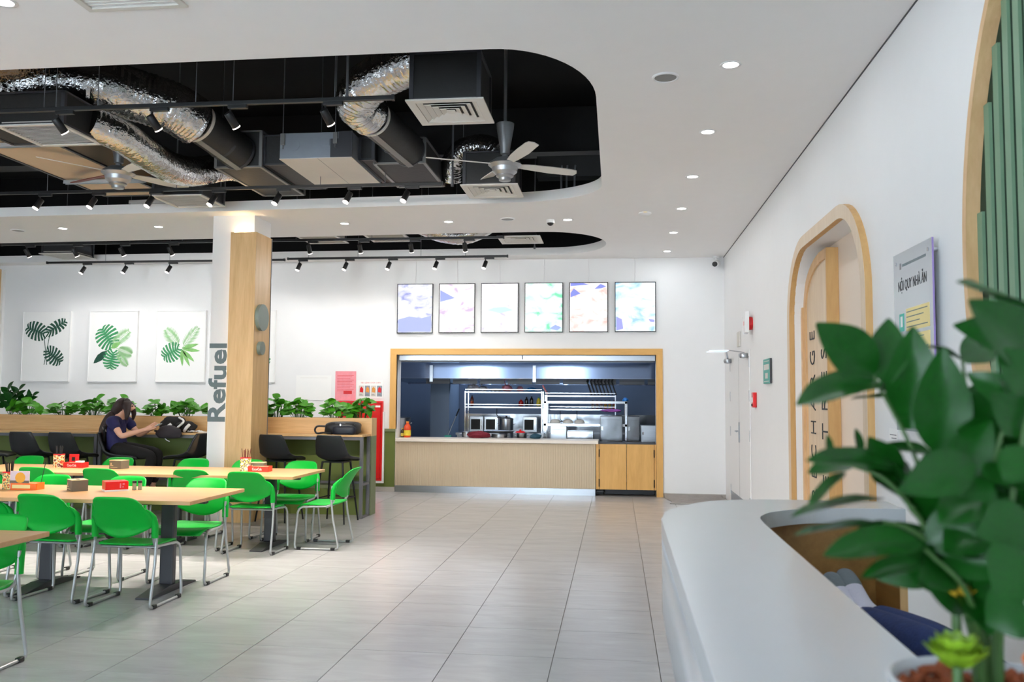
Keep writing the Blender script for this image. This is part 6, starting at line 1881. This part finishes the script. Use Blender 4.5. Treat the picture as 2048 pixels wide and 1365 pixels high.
for s in ZZ_STEMS:
    P = spline([Vector(p) - org for p in s], 6)
    P = [Vector((P[0].x, P[0].y, 0.075))] + P
    n = len(P)
    MB().tube(P, [0.0038 - 0.002 * k / n for k in range(n)], 8).build('stem', M['stem'], zz, smooth=60)
def zleaf(B, T, w, k, par, off, me=LEAFZ):
    B, T = Vector(B) - off, Vector(T) - off
    d = T - B
    L = d.length
    n = [Vector((-0.15, -1, 0.25)), Vector((0.1, -0.55, 1)), Vector((0, 0.1, 1))][k]
    o = bpy.data.objects.new('leaf', me)
    COL.objects.link(o)
    o.parent = par
    wd = max(w * 1.15, (0.46, 0.36)[k] * L) if k != 2 else max(w * 1.5, 0.25 * L)
    o.matrix_local = Matrix.Translation(B) @ orient(d, n).to_4x4() @ Matrix.Diagonal((wd * 1.05, L, L * 0.8, 1))
    return o
for B, T, w, k in ZZ_LEAVES:
    zleaf(B, T, w, k, zz, org)
rnd = random.Random(11)
for k in range(95):
    s = ZZ_STEMS[rnd.choice([3, 4, 5, 5, 4, 1, 0, 2])]
    P = spline(s, 6)
    b = P[rnd.randrange(len(P) // 3, len(P))]
    a = rnd.uniform(0, 2 * PI)
    d = Vector((math.cos(a) * 0.8 + 0.25, math.sin(a) * 0.8 + 0.35, rnd.uniform(-0.2, 0.7))).normalized() * rnd.uniform(0.05, 0.085)
    b = b + Vector((0.012, 0.03, 0))
    zleaf(b, b + d, rnd.uniform(0.026, 0.042), rnd.choice([0, 1]), zz, org)
# succulents in the same pot
M['succ'] = mat('lime_succulent', (122, 158, 34), 0.4, var=0.3, scale=60)
M['succ_y'] = mat('yellow_succulent', (206, 166, 50), 0.4, var=0.3, scale=60)
LEAFS = leaf_mesh('leaf', M['succ'], 1.0, 0.42, 0.0, 0.5, -0.3)
LEAFY = leaf_mesh('leaf', M['succ_y'], 1.0, 0.42, 0.0, 0.5, -0.3)
def rosette(c, r, label, me, seed, stem):
    t = thing('succulent', label, 'plant', c, 0)
    rnd = random.Random(seed)
    for ring, (n, el_, l) in enumerate(((9, 0.35, 1.0), (9, 0.75, 1.0), (7, 1.1, 0.9), (4, 1.4, 0.8))):
        for k in range(n):
            a = 2 * PI * (k + 0.5 * ring) / n + rnd.uniform(-0.1, 0.1)
            d = Vector((math.cos(a) * math.cos(el_), math.sin(a) * math.cos(el_), math.sin(el_)))
            leaf_obj(me, t, d * 0.003, d, Vector((0, 0, 1)) if el_ < 1 else Vector((math.cos(a), math.sin(a), 0.3)), r * l)
    MB().tube([(0, 0, -stem), (0, 0, 0.002)], 0.005, 8).build('stem', M['stem'], t)
    return t
rosette((0.330, 0.915, 1.232), 0.034, 'lime green rosette succulent at the front of white pot', LEAFS, 3, 0.035)
rosette((0.345, 0.955, 1.288), 0.022, 'yellowish succulent sprig above the lime rosette', LEAFY, 7, 0.075)
t = thing('moon_cactus', 'small orange pink cactus cut by the lower right edge', 'plant', (0.412, 0.915, 1.205))
MB().lathe([(0.010, 0.0), (0.013, 0.01), (0.012, 0.025)], seg=14).build('green_stem', M['stem'], t, smooth=50)
mb = MB()
mb.tube([(0, 0, 0.022), (0, 0, 0.028), (0, 0, 0.038), (0, 0, 0.047), (0, 0, 0.051)], [0.008, 0.016, 0.019, 0.013, 0.002], 16, rf=lambda i, j, n, s: 1.12 if j % 2 else 0.9)
mb.build('orange_head', mat('orange_cactus', (236, 130, 80), 0.5, var=0.2, scale=40), t, smooth=60)
